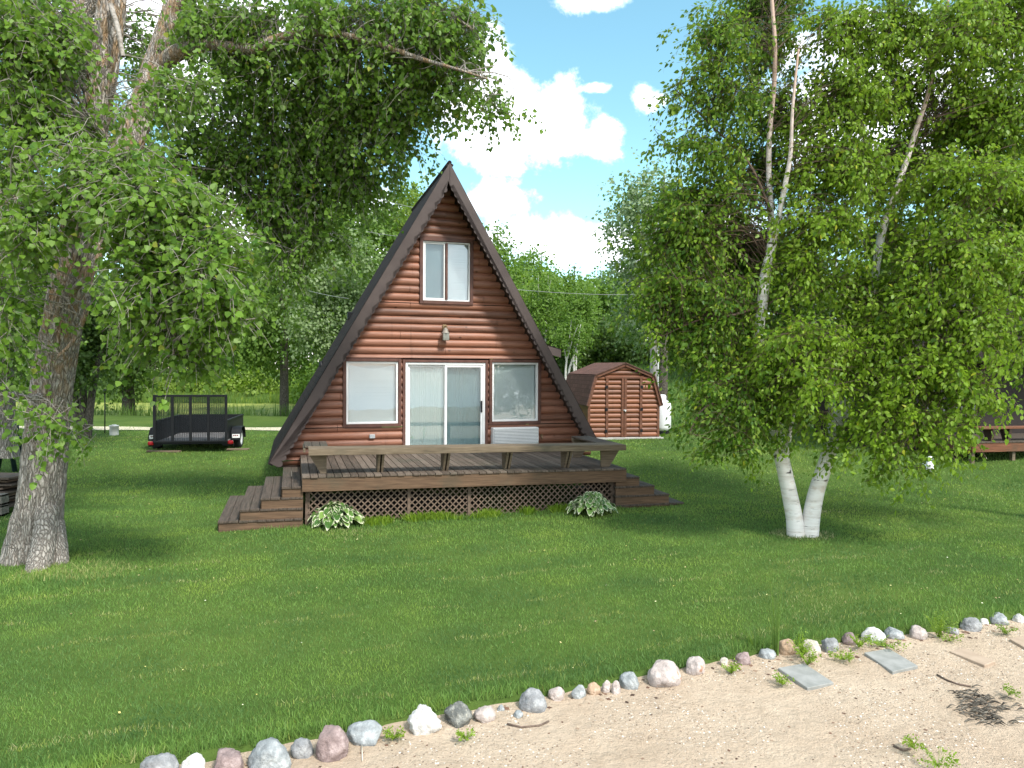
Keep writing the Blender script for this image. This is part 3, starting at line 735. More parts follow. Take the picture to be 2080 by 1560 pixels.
for i in range(12): fl.bbox(-hwid+0.04+i*0.1563, -hwid+0.04+i*0.1563+0.15, 0.02, L-0.04, zf+0.002, zf+0.035, 0.003)
fl.build('floor', noisy('grey_planks', (0.16, 0.15, 0.15), (0.28, 0.27, 0.265), 6, (8, 1, 1), 0.85), tr)
gt = MB(); gz0, gz1 = zf-0.0, zf+1.33; gw = hwid-0.01
for x in (-gw, -gw/2, 0, gw/2, gw): gt.bbox(x-0.036, x+0.036, -0.055, -0.012, gz0, gz1)
gt.bbox(-gw+0.03, gw-0.03, -0.054, -0.013, gz1-0.06, gz1-0.001); gt.bbox(-gw+0.03, gw-0.03, -0.054, -0.013, gz0, gz0+0.045)
gate = gt.build('ramp_gate', MAT['black'], tr)
ms = MB(); stp = 0.075
z = gz0+0.02; r_ = 0
while z < gz1-0.03:
    for sgn in (-1, 1):
        x = -gw
        pts = []
        k = 0
        while x < gw:
            pts.append((x, -0.03+0.004*sgn, z + (stp*0.32 if (k % 2 == 0) == (sgn > 0) else -stp*0.0))); x += 0.06; k += 1
        ms.tube(pts, 0.007, 3, False)
    z += 0.034
ms.build('mesh_panel', MAT['black'], gate)
for sd in (-1, 1):
    x = sd*(hwid+0.16)
    wl = empty('wheel'); wl.parent = tr; wl.location = (x, 0.85, 0.29); wl.rotation_euler = (0, R(90), 0)
    t = MB(); t.lathe([(0.17, -0.09), (0.25, -0.1), (0.285, -0.08), (0.295, 0.0), (0.285, 0.08), (0.25, 0.1), (0.17, 0.09)], 28); t.build('tyre', MAT['rubber'], wl)
    t = MB(); t.lathe([(0.0, 0.03), (0.06, 0.045), (0.08, 0.02), (0.14, 0.03), (0.17, 0.095), (0.175, 0.07), (0.17, -0.09)], 24); t.build('rim', MAT['white'], wl)
    fd = MB(); pts = []
    for i in range(13):
        a = math.pi*i/12; pts.append((0.85 + 0.42*math.cos(a), 0.30 + 0.36*min(1.0, math.sin(a)*1.15)))
    outp = [(q[0], q[1]) for q in pts]; inn = [(0.85 + (q[0]-0.85)*0.955, 0.30 + (q[1]-0.30)*0.955) for q in pts[::-1]]
    x0, x1 = (x-0.13, x+0.14); fd.prism(outp + inn, 'x', x0, x1); fn = fd.build('fender', MAT['black'], tr)
    st = MB(); st.box(x-0.09, x+0.12, 0.405, 0.412, 0.36, 0.47); st.build('sticker', MAT['white'], tr)
    st = MB()
    for q in range(3): st.box(x-0.06+q*0.05, x-0.025+q*0.05, 0.401, 0.4045, 0.415, 0.445)
    st.build('sticker_marking', MAT['red'], tr)
    tl = MB(); tl.bbox(sd*(hwid+0.1)-0.075, sd*(hwid+0.1)+0.075, -0.04, 0.06, 0.22, 0.33, 0.025); tl.bbox(sd*(hwid+0.1)-0.05, sd*(hwid+0.1)+0.05, -0.055, -0.038, 0.24, 0.31, 0.012); tl.build('tail_light', MAT['red'], tr)
    tl = MB(); tl.bbox(sd*(hwid+0.02)-0.16, sd*(hwid+0.02)+0.16, 0.062, 0.1, 0.18, 0.24); tl.build('light_bracket', MAT['black'], tr)
jk = MB(); jk.tube([(0, L+0.9, -0.25), (0, L+0.9, 0.55)], 0.03, 8); jk.build('jack', MAT['black'], tr)
for uv_, w, lab in (((333, 918), 0.95, 'long weathered board lying on the grass under the left trailer wheel'), ((484, 914), 0.62, 'short weathered board lying on the grass under the right trailer wheel')):
    q = ground(*uv_); mb = MB(); mb.bbox(-w/2, w/2, -0.07, 0.07, 0, 0.05, 0.008)
    tag(mb.build('wood_board', MAT['rail'], None, q + Vector((0, 0, -0.005)), (0, 0, R(8 if w < .7 else -3))), lab, 'board')

# ---------------------------------------------------------------- small things on the left
q = ground(232, 884); mb = MB(); mb.lathe([(0.0, 0.36), (0.07, 0.36), (0.075, 0.34), (0.15, 0.335), (0.155, 0.30), (0.14, 0.295), (0.14, -0.05)], 20)
tag(mb.build('well_cap', noisy('chalky_white', (0.55, 0.55, 0.53), (0.72, 0.72, 0.70), 8, rough=0.7), None, q), 'stubby white well cap standing in the grass beside the track', 'well cap')
a, b_ = ground(213, 880), ground(213, 880) + Vector((-0.16, 0.3, 1.35))
mb = MB(); mb.tube([a, b_], 0.02, 8); mb.tube([b_, b_ + Vector((-0.02, 0.03, 0.16))], 0.045, 8)
tag(mb.build('metal_stake', MAT['black']), 'dark metal stake leaning beside the white well cap', 'stake')
# dark green swing frame
q = at(20, 905, 17.5); q.z = gz(q.x, q.y)
MAT['green'] = noisy('dark_green_paint', (0.008, 0.02, 0.022), (0.014, 0.034, 0.036), 10, rough=0.5, bump=0)
sw = tag(empty('sawhorse', q), 'dark green A-shaped trestle standing behind the lumber pile', 'trestle')
topz = CAMZ + ray(24, 840).z*17.5 - q.z
mb = MB(); mb.tube([(-0.32, 0, 0), (-0.02, 0, topz)], 0.055, 8); mb.build('leg', MAT['green'], sw)
mb = MB(); mb.tube([(0.12, 0, 0), (-0.08, 0, topz-0.18)], 0.055, 8); mb.build('leg', MAT['green'], sw)
mb = MB(); mb.tube([(0.4, 0.0, 0), (0.12, 0.0, topz-0.06)], 0.05, 8); mb.build('leg', MAT['green'], sw)
mb = MB(); mb.tube([(-0.06, 0, topz-0.03), (0.02, 0, topz+0.01), (0.1, 0, topz-0.01), (0.13, 0, topz-0.09)], 0.06, 8); mb.build('top_bar', MAT['green'], sw)
# lumber pile and blocks
q = at(8, 975, 13.6); q.z = gz(q.x, q.y)
lum = tag(empty('lumber_pile', q, (0, 0, R(-6))), 'pile of weathered grey boards stacked beside the big tree trunk', 'lumber')
for i in range(9):
    z = 0.12 + i*0.066; y = random.uniform(-.1, .1)
    mb = MB(); mb.bbox(-1.6+random.uniform(-.1, .1), 0.22 + random.uniform(-0.1, 0.14) + i*0.012, -0.25+y, 0.35+y, z, z+random.uniform(0.03, 0.05), 0.006, Matrix.Rotation(R(random.uniform(-1.5, 1.5)), 4, 'Y'))
    mb.build('board', MAT['lattice'] if i % 2 else MAT['deck'], lum)
q = at(3, 976, 13.1); q.z = gz(q.x, q.y)
mb = MB()
for k in range(2):
    z0 = 0.02 + k*0.2
    for x in (-0.3, -0.135, 0.03): mb.bbox(x, x+0.035, -0.1, 0.1, z0, z0+0.19)
    mb.bbox(-0.3, 0.065, -0.1, 0.1, z0-0.0, z0+0.035); mb.bbox(-0.3, 0.065, -0.1, 0.1, z0+0.155, z0+0.192)
    mb.bbox(-0.265, 0.03, 0.06, 0.09, z0+.03, z0+0.16)
conc = noisy('block_concrete', (0.11, 0.1, 0.08), (0.18, 0.165, 0.135), 14, rough=0.9)
cb = MB(); cb.v = mb.v[:len(mb.v)//2]; nb = len(cb.v); cb.f = [f for f in mb.f if max(f) < nb]; cb.smooth = [False]*len(cb.f)
tag(cb.build('concrete_block', conc, None, q), 'lower hollow concrete block at the front of the lumber pile', 'concrete block', 'concrete blocks by the lumber pile')
cb2 = MB(); cb2.v = [(v[0], v[1], v[2]) for v in mb.v[nb:]]; cb2.f = [tuple(i-nb for i in f) for f in mb.f if min(f) >= nb]; cb2.smooth = [False]*len(cb2.f)
tag(cb2.build('concrete_block', conc, None, q), 'upper hollow concrete block resting on another beside the lumber pile', 'concrete block', 'concrete blocks by the lumber pile')

# ---------------------------------------------------------------- neighbour's cabin at the right edge
q = at(1975, 929, 18.9); q.z = gz(q.x, q.y)
nb_ = tag(empty('dark_cabin', q, (0, 0, R(12))), 'dark cabin with glass doors and a red-brown deck at the right edge', 'cabin')
MAT['redwood'] = deckwood('red_deck_stain', (0.11, 0.045, 0.025), (0.2, 0.085, 0.045), (0.26, 0.12, 0.07), (1.2, 9, 22))
MAT['darkwall'] = noisy('dark_siding', (0.012, 0.008, 0.006), (0.022, 0.014, 0.011), 4, (1, 1, 6), rough=0.7)
mb = MB(); mb.bbox(0, 4.5, 0, 0.05, 0.32, 0.56, 0.006); mb.bbox(0, 0.05, 0.052, 1.9, 0.32, 0.56, 0.006); mb.build('deck_fascia', MAT['redwood'], nb_)
mb = MB()
for i in range(32): mb.bbox(0.0+i*0.14, 0.133+i*0.14, -0.015, 2.0, 0.562, 0.595, 0.003)
mb.build('deck_floor', MAT['deck'], nb_)
for x in (0.04, 1.35, 2.7):
    mb = MB(); mb.bbox(x, x+0.1, 0.06, 0.16, -0.2, 0.32, 0.005); mb.build('deck_post', MAT['rail'], nb_)
mb = MB(); mb.bbox(0.28, 4.5, 0.05, 0.42, 0.93, 0.98, 0.006); mb.build('bench_seat', MAT['redwood'], nb_)
for x in (0.7, 1.25, 2.2):
    mb = MB(); mb.prism([(0.06, 0.93), (0.4, 0.93), (0.28, 0.595), (0.12, 0.595)], 'x', x, x+0.09); mb.build('bench_support', MAT['soffit'], nb_)
mb = MB(); mb.bbox(-0.9, 0.25, 2.0, 5.5, 0.05, 2.75, 0.01); mb.bbox(2.25, 4.8, 2.0, 5.5, 0.05, 2.75, 0.01); mb.bbox(0.25, 2.25, 2.05, 5.5, 2.45, 2.75, 0.01); mb.box(0.25, 2.25, 5.2, 5.5, 0.05, 2.5); mb.build('wall', MAT['darkwall'], nb_)
mb = MB(); frame(mb, 0.26, 1.25, 0.6, 2.44, 0.05, 2.0, 2.05); frame(mb, 1.252, 2.24, 0.6, 2.44, 0.05, 2.0, 2.05); dk = mb.build('glass_door', MAT['black'], nb_)
mb = MB(); mb.box(0.3, 1.2, 2.02, 2.03, 0.64, 2.4); mb.box(1.3, 2.2, 2.02, 2.03, 0.64, 2.4); mb.build('pane', MAT['darkglass'], dk)
mb = MB(); mb.prism([(-2.0, 2.75), (7.0, 2.75), (7.0, 3.0), (2.5, 5.0), (-2.0, 2.98)], 'y', 0.9, 5.8); mb.build('roof', MAT['darkwall'], nb_)

# white lawn ornament
q = ground(1887, 958); mb = MB(); mb.lathe([(0.0, 0.0), (0.09, 0.01), (0.115, 0.08), (0.1, 0.17), (0.06, 0.24), (0.04, 0.29), (0.0, 0.31)], 16)
mb.lathe([(0.0, 0.28), (0.045, 0.3), (0.06, 0.345), (0.045, 0.39), (0.0, 0.40)], 14, (0.0, -0.02, 0)); mb.tube([(0, -0.06, 0.34), (0, -0.12, 0.33)], [0.018, 0.005], 6); mb.tube([(0.0, 0.08, 0.1), (0.0, 0.17, 0.2)], [0.06, 0.012], 8)
tag(mb.build('lawn_ornament', MAT['white'], None, q, (0, 0, R(40))), 'small white figure standing on the lawn under the birch branches', 'ornament')
# ---------------------------------------------------------------- beach edge
EDGE_PX = [(-400, 1700), (150, 1585), (300, 1556), (390, 1546), (520, 1520), (640, 1497), (740, 1478), (860, 1455), (935, 1440), (1085, 1414), (1180, 1396), (1280, 1376), (1345, 1362), (1415, 1349), (1510, 1331), (1600, 1312), (1690, 1303), (1780, 1288), (1870, 1281), (1980, 1266), (2080, 1252), (2300, 1225), (2700, 1190)]
EDGE = np.array([tuple(onz(u, v, -0.1))[:2] for u, v in EDGE_PX])
def edge_y(x):
    return np.interp(x, EDGE[:, 0], EDGE[:, 1])
print('EDGE', EDGE[0], EDGE[-1])
def gz_np(x, y):
    t = np.clip((y-14.5)/7.5, 0, 1); t = t*t*(3-2*t); z = -0.08 + 0.45*t
    t = np.clip((y-27)/40, 0, 1)*np.clip((x+2)/10, 0, 1); z = z + 4.0*t*t*(3-2*t)
    t = np.clip((y-33)/3, 0, 1)*np.clip((-x-2)/4, 0, 1); z = z - 0.45*t
    return z + 0.02*np.sin(x*0.7+1)*np.sin(y*0.55) + 0.012*np.sin(x*1.9+y*1.3)
def grid(xs, ys, zf):
    X, Y = np.meshgrid(xs, ys); Z = zf(X, Y); V = np.stack([X, Y, Z], -1).reshape(-1, 3)
    n, m = len(xs), len(ys); i = np.arange((n-1)*(m-1)); r, c = i//(n-1), i % (n-1); a = r*n+c
    return V, np.stack([a, a+1, a+n+1, a+n], 1)
def lawn_z(x, y):
    d = y - edge_y(x); z = gz_np(x, y)
    return np.where(d < 0.06, z - 0.25*np.clip((0.06-d)/0.15, 0, 1) - np.clip(-0.1-d, 0, 3)*0.5, z)
xs = np.concatenate([-np.geomspace(300, 12.2, 40), np.linspace(-12, 12, 241), np.geomspace(12.2, 300, 40)])
ys = np.concatenate([np.linspace(1.5, 12, 160), np.linspace(12.1, 40, 140), np.geomspace(41, 400, 40)])
V, Q = grid(xs, ys, lawn_z)
# lawn soil/turf colour: patchy greens, mowing bands, straw streaks
m, nt = new_mat('lawn_turf'); h = N(nt)
v = h.coord('Object'); f1 = h.noise(v, 0.35, 4, 0.6); f2 = h.noise(v, 3.0, 5, 0.65); f3 = h.noise(v, 90, 3, 0.7)
col = h.ramp(f1, [(0.35, (0.06, 0.105, 0.022)), (0.5, (0.085, 0.14, 0.028)), (0.68, (0.12, 0.17, 0.036))])
col = h.mix(h.mapr(f2, 0.4, 0.7, 0, 0.5), col, (0.05, 0.10, 0.014))
col = h.mix(h.mapr(f3, 0.35, 0.7, 0, 0.6), col, (0.04, 0.06, 0.016))
h.principled(col, 0.9, 0, h.bump(h.math('ADD', f3, f2), 0.6, 0.03), 0.1)
tag(np_mesh('lawn', V, Q, m, None, None, True), kind='structure')
def sand_z(x, y):
    d = edge_y(x) - y
    return -0.135 - 0.02*np.clip(d, 0, 6) - 0.6*np.clip(-d-0.15, 0, 1) + 0.008*np.sin(x*5+np.sin(y*4)*1.5)*np.sin(y*6+x) + 0.005*np.sin(x*13+y*9)
V, Q = grid(np.concatenate([np.linspace(-40, -4, 40), np.linspace(-3.9, 9, 240), np.linspace(9.2, 40, 40)]), np.concatenate([np.linspace(-15, 2.9, 30), np.linspace(3, 10.5, 160)]), sand_z)
m, nt = new_mat('beach_sand'); h = N(nt)
v = h.coord('Object'); f1 = h.noise(v, 1.2, 4, 0.6); f2 = h.noise(v, 60, 5, 0.75); f3 = h.noise(v, 240, 2, 0.7); fm = h.noise(v, 9, 5, 0.7)
col = h.ramp(f1, [(0.3, (0.52, 0.40, 0.29)), (0.7, (0.62, 0.50, 0.375))])
col = h.mix(h.mapr(fm, 0.46, 0.72, 0, 0.4), col, (0.38, 0.285, 0.2))
col = h.mix(h.mapr(f2, 0.56, 0.68, 0, 0.55), col, (0.27, 0.195, 0.13)); col = h.mix(h.mapr(f3, 0.60, 0.72, 0, 0.5), col, (0.6, 0.53, 0.44))
h.principled(col, 0.95, 0, h.bump(h.math('ADD', h.math('MULTIPLY', fm, 2.5), f2), 0.9, 0.03), 0.1)
tag(np_mesh('sand', V, Q, m, None, None, True), kind='structure')

# path, pond
def strip(name, mat, x0, x1, ya, yb, dz, n=60):
    xs = np.linspace(x0, x1, n); V, Q = [], []
    for i, x in enumerate(xs):
        w = 0.06*math.sin(x*1.7)
        for y in (ya + w, (ya+yb)/2, yb - w): V.append((x, y, gz(x, y)+dz))
    Q = [(3*i+j, 3*i+3+j, 3*i+4+j, 3*i+1+j) for i in range(n-1) for j in (0, 1)]
    return tag(np_mesh(name, V, Q, mat), kind='structure')
MAT['gravel'] = noisy('pale_gravel', (0.42, 0.36, 0.25), (0.58, 0.52, 0.40), 14, rough=0.95)
yp = ground(300, 872).y; print('path y', yp)
mb = MB(); mb.add([(-3000, -4000, -0.35), (3000, -4000, -0.35), (3000, 1.2, -0.35), (-3000, 1.2, -0.35)], [(0, 1, 2, 3)]); tag(mb.build('unseen_lake', noisy('unseen_lake', (0.02, 0.035, 0.04), (0.03, 0.05, 0.055), 0.4, rough=0.08, bump=0.15, bdist=0.05)), kind='structure')  # unseen lake behind the camera, added so the windows reflect sky brightness
strip('gravel_path', MAT['gravel'], -45, -2.5, yp-0.5, yp+0.75, 0.02)
m, nt = new_mat('duckweed_pond'); h = N(nt)
v = h.coord('Object', (1, 0.45, 1)); f = h.noise(v, 0.9, 8, 0.8); f2 = h.noise(v, 14, 4, 0.7)
col = h.ramp(f, [(0.36, (0.05, 0.07, 0.03)), (0.46, (0.2, 0.25, 0.05)), (0.58, (0.32, 0.33, 0.08)), (0.72, (0.17, 0.25, 0.05))])
col = h.mix(h.mapr(f2, 0.4, 0.7, 0, 0.4), col, (0.17, 0.22, 0.04)); h.principled(col, 0.6, 0, h.bump(f2, 0.3, 0.02), 0.3)
mb = MB(); mb.add([(-90, 34.6, 0.02), (-1, 34.6, 0.02), (-1, 56, 0.02), (-90, 56, 0.02)], [(0, 1, 2, 3)])
tag(mb.build('pond_water', m), kind='structure')

# ---------------------------------------------------------------- grass blades
def blades(name, xs, ys, hh, ww, mat, tint, lean=0.5, z=None, parent=None, seed=3):
    rg = np.random.default_rng(seed); n = len(xs)
    zs = gz_np(xs, ys) if z is None else z
    a = rg.uniform(0, 2*np.pi, n); ln = rg.normal(0, lean, n)*hh; la = rg.uniform(0, 2*np.pi, n)
    bx, by = np.cos(a)*ww/2, np.sin(a)*ww/2
    tx, ty = np.cos(la)*ln, np.sin(la)*ln
    B = np.stack([xs, ys, zs-0.01], 1)
    V = np.empty((n, 4, 3))
    V[:, 0] = B + np.stack([-bx, -by, 0*bx], 1); V[:, 1] = B + np.stack([bx, by, 0*bx], 1)
    V[:, 2] = B + np.stack([tx+bx*0.25, ty+by*0.25, hh*0.98], 1); V[:, 3] = B + np.stack([tx-bx*0.25, ty-by*0.25, hh], 1)
    Q = np.arange(n*4).reshape(n, 4)
    return np_mesh(name, V.reshape(-1, 3), Q, mat, parent, {'tint': tint})
def vnoise(x, y, s, seed):
    """smooth value noise for patchiness"""
    rg = np.random.default_rng(seed); T = rg.random((128, 128)); u, v = x/s+500.3, y/s+500.7
    iu, iv = np.floor(u).astype(int), np.floor(v).astype(int); fu, fv = u-iu, v-iv; fu = fu*fu*(3-2*fu); fv = fv*fv*(3-2*fv)
    g = lambda a, b: T[a % 128, b % 128]
    return (g(iu, iv)*(1-fu)*(1-fv)+g(iu+1, iv)*fu*(1-fv)+g(iu, iv+1)*(1-fu)*fv+g(iu+1, iv+1)*fu*fv)
m, nt = new_mat('grass_blade'); h = N(nt)
a = h.n('ShaderNodeAttribute', attribute_name='tint').outputs['Fac']
col = h.ramp(a, [(0.0, (0.07, 0.15, 0.045)), (0.45, (0.15, 0.27, 0.055)), (0.75, (0.25, 0.36, 0.062)), (0.88, (0.27, 0.34, 0.06)), (1.0, (0.46, 0.42, 0.24))])
pb = h.n('ShaderNodeBsdfPrincipled'); h.l(col, pb.inputs['Base Color']); pb.inputs['Roughness'].default_value = 0.55; pb.inputs['Specular IOR Level'].default_value = 0.3
tb = h.n('ShaderNodeBsdfTranslucent'); h.l(col, tb.inputs['Color']); mx = h.n('ShaderNodeMixShader'); mx.inputs[0].default_value = 0.3
h.l(pb.outputs[0], mx.inputs[1]); h.l(tb.outputs[0], mx.inputs[2]); h.out(mx.outputs[0]); MAT['grass'] = m
rg = np.random.default_rng(11)
def lawn_pts(n, y0, y1, power):
    y = y0 + (y1-y0)*rg.random(n)**power
    x = (rg.random(n)*2-1)*(y*0.74+0.9) + 0.0
    return x, y
X, Y, H_, W_ = [], [], [], []
for n, y0, y1, pw, hh, ww, fi, fo in ((400000, 3.6, 11.5, 1.35, 0.034, 0.0062, None, (7.5, 11.5)), (330000, 7.5, 17, 1.15, 0.037, 0.0105, (7.5, 11.5), (12.5, 17)), (170000, 12.5, 27, 1.2, 0.042, 0.021, (12.5, 17), None)):
    x, y = lawn_pts(n, y0, y1, pw); kp = np.ones(n, bool)
    if fi: kp &= rg.random(n) < np.clip((y-fi[0])/(fi[1]-fi[0]), 0, 1)
    if fo: kp &= rg.random(n) < np.clip((fo[1]-y)/(fo[1]-fo[0]), 0, 1)
    x, y = x[kp], y[kp]
    ed = edge_y(x); k = y > ed - 0.05 + 0.13*vnoise(x, y, 0.22, 5)
    # nothing under the deck and steps
    lx_, ly_ = (x-HX)*ca + (y-HY)*sa, -(x-HX)*sa + (y-HY)*ca
    k &= ~((lx_ > DL+0.05) & (lx_ < DR-0.1) & (ly_ > DF+0.22) & (ly_ < 9)) & ~((lx_ > DL-1.36) & (lx_ < DR+1.36) & (ly_ > DF+0.1) & (ly_ < -0.8))
    k &= ~((lx_ > lb[0]+0.3) & (lx_ < rb[0]-0.3) & (ly_ > 0.1) & (ly_ < 8))
    x, y = x[k], y[k]; edge_boost = np.exp(-np.clip(y-edge_y(x), 0, 9)/0.18)
    long_ = np.exp(-((x+6.1)**2+(y-9.3)**2)/0.6)
    ring = np.exp(-(np.hypot(x-4.9, y-12.1)/0.5)**2)
    dk_ = np.exp(-np.clip(np.abs((y-HY)*ca-(x-HX)*sa-DF), 0, 5)/0.25)*((x > -4.3) & (x < 2.2))
    X.append(x); Y.append(y); H_.append(hh*(0.6+0.7*rg.random(len(x)))*(1+1.7*edge_boost+1.0*long_+0.8*ring+1.0*dk_)); W_.append(np.full(len(x), ww)*(0.7+0.6*rg.random(len(x))))
X, Y, H_, W_ = map(np.concatenate, (X, Y, H_, W_))
wind = (Y - 0.38*X)          # mowing direction: stripes running along the shore
wob = vnoise(X, Y, 1.5, 21)
stripe = 0.5+0.5*np.sin(wind*2*np.pi/1.15 + 1.6*wob)
straw = np.exp(-((np.mod(wind + 0.35*vnoise(X, Y, 0.7, 8) + 0.1, 1.05)-0.5)/0.06)**2)*(vnoise(X, Y, 0.6, 31) > 0.45)*np.clip((12-Y)/2, 0, 1)
tint = -0.04+0.42*vnoise(X, Y, 0.9, 9)+0.22*vnoise(X, Y, 0.35, 19)+0.14*stripe+0.16*(vnoise(X, Y, 0.28, 13)-0.5)+0.24*(rg.random(len(X))-0.5) + 0.10*vnoise(X, Y, 4, 17)
tint = np.where((straw > 0.4) & (rg.random(len(X)) < 0.42), 0.86+0.12*rg.random(len(X)), tint)
tint += 0.28*np.exp(-((X-6.5)**2/6+(Y-14.5)**2/4)) + 0.12*np.exp(-((X-8)**2+(Y-18)**2)/20)
bare = vnoise(X, Y, 0.6, 77)*vnoise(X, Y, 2.2, 78); tint = np.where((bare > 0.66) & (rg.random(len(X)) < 0.22), 0.95, tint)
soil = np.hypot((X-4.95)/0.55, (Y-12.0)/0.4); tint = np.where((soil < 1) & (rg.random(len(X)) < 0.5), 0.97, tint)
soil = np.hypot((X+5.9)/0.8, (Y-9.6)/0.5); tint = np.where((soil < 1) & (rg.random(len(X)) < 0.3), 0.93, tint)
tint = np.where(rg.random(len(X)) < 0.03, 0.9, tint)
o = blades('lawn_grass', X, Y, H_, W_, MAT['grass'], np.clip(tint, 0, 1), 0.55)
tag(o, 'short mown grass blades covering the lawn', 'grass', kind='stuff')
# bits lying on the lawn: clover heads, yellow leaves
rg = np.random.default_rng(77); n = 420; x = rg.uniform(-9, 10, n); y = rg.uniform(5, 20, n); k = (y > edge_y(x)+0.3)
lx_, ly_ = (x-HX)*ca + (y-HY)*sa, -(x-HX)*sa + (y-HY)*ca; k &= ~((lx_ > DL-1.4) & (lx_ < DR+1.4) & (ly_ > DF-0.1)); x, y = x[k], y[k]; n = len(x)
a = rg.uniform(0, 6.28, n); s_ = rg.uniform(0.005, 0.014, n)*(0.6+0.05*y); z = gz_np(x, y)+0.028
V = np.empty((n, 4, 3)); tl = rg.uniform(-0.5, 0.5, (n, 4))
for i in range(4):
    an = a + i*1.5708; V[:, i] = np.stack([x+np.cos(an)*s_, y+np.sin(an)*s_, z+tl[:, i]*s_], 1)
m, nt = new_mat('lawn_bits'); h = N(nt); at_n = h.n('ShaderNodeAttribute', attribute_name='tint').outputs['Fac']
h.principled(h.ramp(at_n, [(0, (0.2, 0.13, 0.07)), (0.4, (0.45, 0.36, 0.2)), (0.7, (0.6, 0.52, 0.12)), (1, (0.75, 0.74, 0.62))]), 0.8)
tag(np_mesh('lawn_leaf_bits', V.reshape(-1, 3), np.arange(4*n).reshape(n, 4), m, None, {'tint': rg.random(n)}), 'pale fallen leaf bits and clover heads scattered on the lawn', 'litter', kind='stuff')
# reeds at the pond
rg = np.random.default_rng(4)
x = rg.uniform(-34, -3, 3500); y = rg.normal(34.6, 0.5, 3500)
cl = vnoise(x, y, 1.2, 3); k = cl > 0.42; x, y = x[k], y[k]
tag(blades('reeds', x, y, rg.uniform(0.35, 0.95, len(x)), rg.uniform(0.03, 0.07, len(x)), MAT['reed'], rg.uniform(0, 0.75, len(x)), 0.3, np.full(len(x), 0.0)), 'grey-green iris reeds lining the near bank of the pond', 'reeds', kind='stuff')
x = rg.uniform(-60, 0, 60000); y = rg.uniform(50, 60, 60000)
tag(blades('marsh_grass', x, y, rg.uniform(0.25, 0.75, len(x))*(0.25+1.3*vnoise(x, y, 1.3, 6)), rg.uniform(0.03, 0.07, len(x)), MAT['reed'], np.clip(rg.normal(0.78, 0.15, len(x))+0.3*(vnoise(x, y, 3, 8)-.5), 0, 1), 0.35, np.full(len(x), 0.0)), 'tall bright marsh grass along the far bank of the pond', 'marsh grass', kind='stuff')
# far meadow at right, behind the shed
x = rg.uniform(1, 30, 50000); y = rg.uniform(26, 60, 50000)
tag(blades('meadow_grass', x, y, rg.uniform(0.1, 0.3, len(x)), rg.uniform(0.03, 0.06, len(x)), MAT['grass'], np.clip(rg.normal(0.3, 0.2, len(x)), 0, 1), 0.5), 'rough grass on the rise behind the shed', 'grass', kind='stuff')

# ---------------------------------------------------------------- rocks
def rock_mat(name, c1, c2, speck, spk=0.4, blotch=None):
    m, nt = new_mat(name); h = N(nt); v = h.coord('Object')
    f = h.noise(v, 9, 7, 0.7); g = h.noise(v, 45, 4, 0.75)
    col = h.ramp(f, [(0.34, tuple(q*0.7 for q in c1)), (0.5, tuple(q*1.05 for q in c1)), (0.66, tuple(min(0.85, q*1.1) for q in c2))]); col = h.mix(h.mapr(g, 0.55, 0.68, 0, spk), col, speck)
    if blotch: col = h.mix(h.mapr(h.noise(v, 8, 3, 0.5), 0.6, 0.66, 0, 0.8), col, blotch)
    h.principled(col, 0.85, 0, h.bump(h.math('ADD', f, h.math('MULTIPLY', g, 0.5)), 0.8, 0.03), 0.15); return m
RM = {'grey': rock_mat('grey_granite', (0.24, 0.245, 0.25), (0.4, 0.405, 0.4), (0.1, 0.1, 0.1)),
      'blue': rock_mat('blue_grey_stone', (0.27, 0.29, 0.295), (0.44, 0.46, 0.455), (0.2, 0.21, 0.21)),
      'mauve': rock_mat('mauve_stone', (0.25, 0.19, 0.18), (0.4, 0.32, 0.305), (0.2, 0.15, 0.15)),
      'pink': rock_mat('pink_granite', (0.42, 0.36, 0.33), (0.58, 0.52, 0.48), (0.25, 0.2, 0.19)),
      'rust': rock_mat('rusty_granite', (0.43, 0.37, 0.34), (0.57, 0.51, 0.47), (0.28, 0.22, 0.2), 0.4, (0.42, 0.19, 0.10)),
      'white': rock_mat('white_stone', (0.55, 0.54, 0.51), (0.76, 0.75, 0.72), (0.35, 0.34, 0.32), 0.25),
      'cream': rock_mat('cream_stone', (0.48, 0.43, 0.36), (0.66, 0.6, 0.52), (0.3, 0.26, 0.22), 0.3),
      'tan': rock_mat('tan_stone', (0.4, 0.28, 0.19), (0.52, 0.4, 0.3), (0.3, 0.22, 0.16), 0.3),
      'dark': rock_mat('dark_speckled_stone', (0.13, 0.135, 0.125), (0.3, 0.3, 0.27), (0.5, 0.47, 0.38), 0.6)}
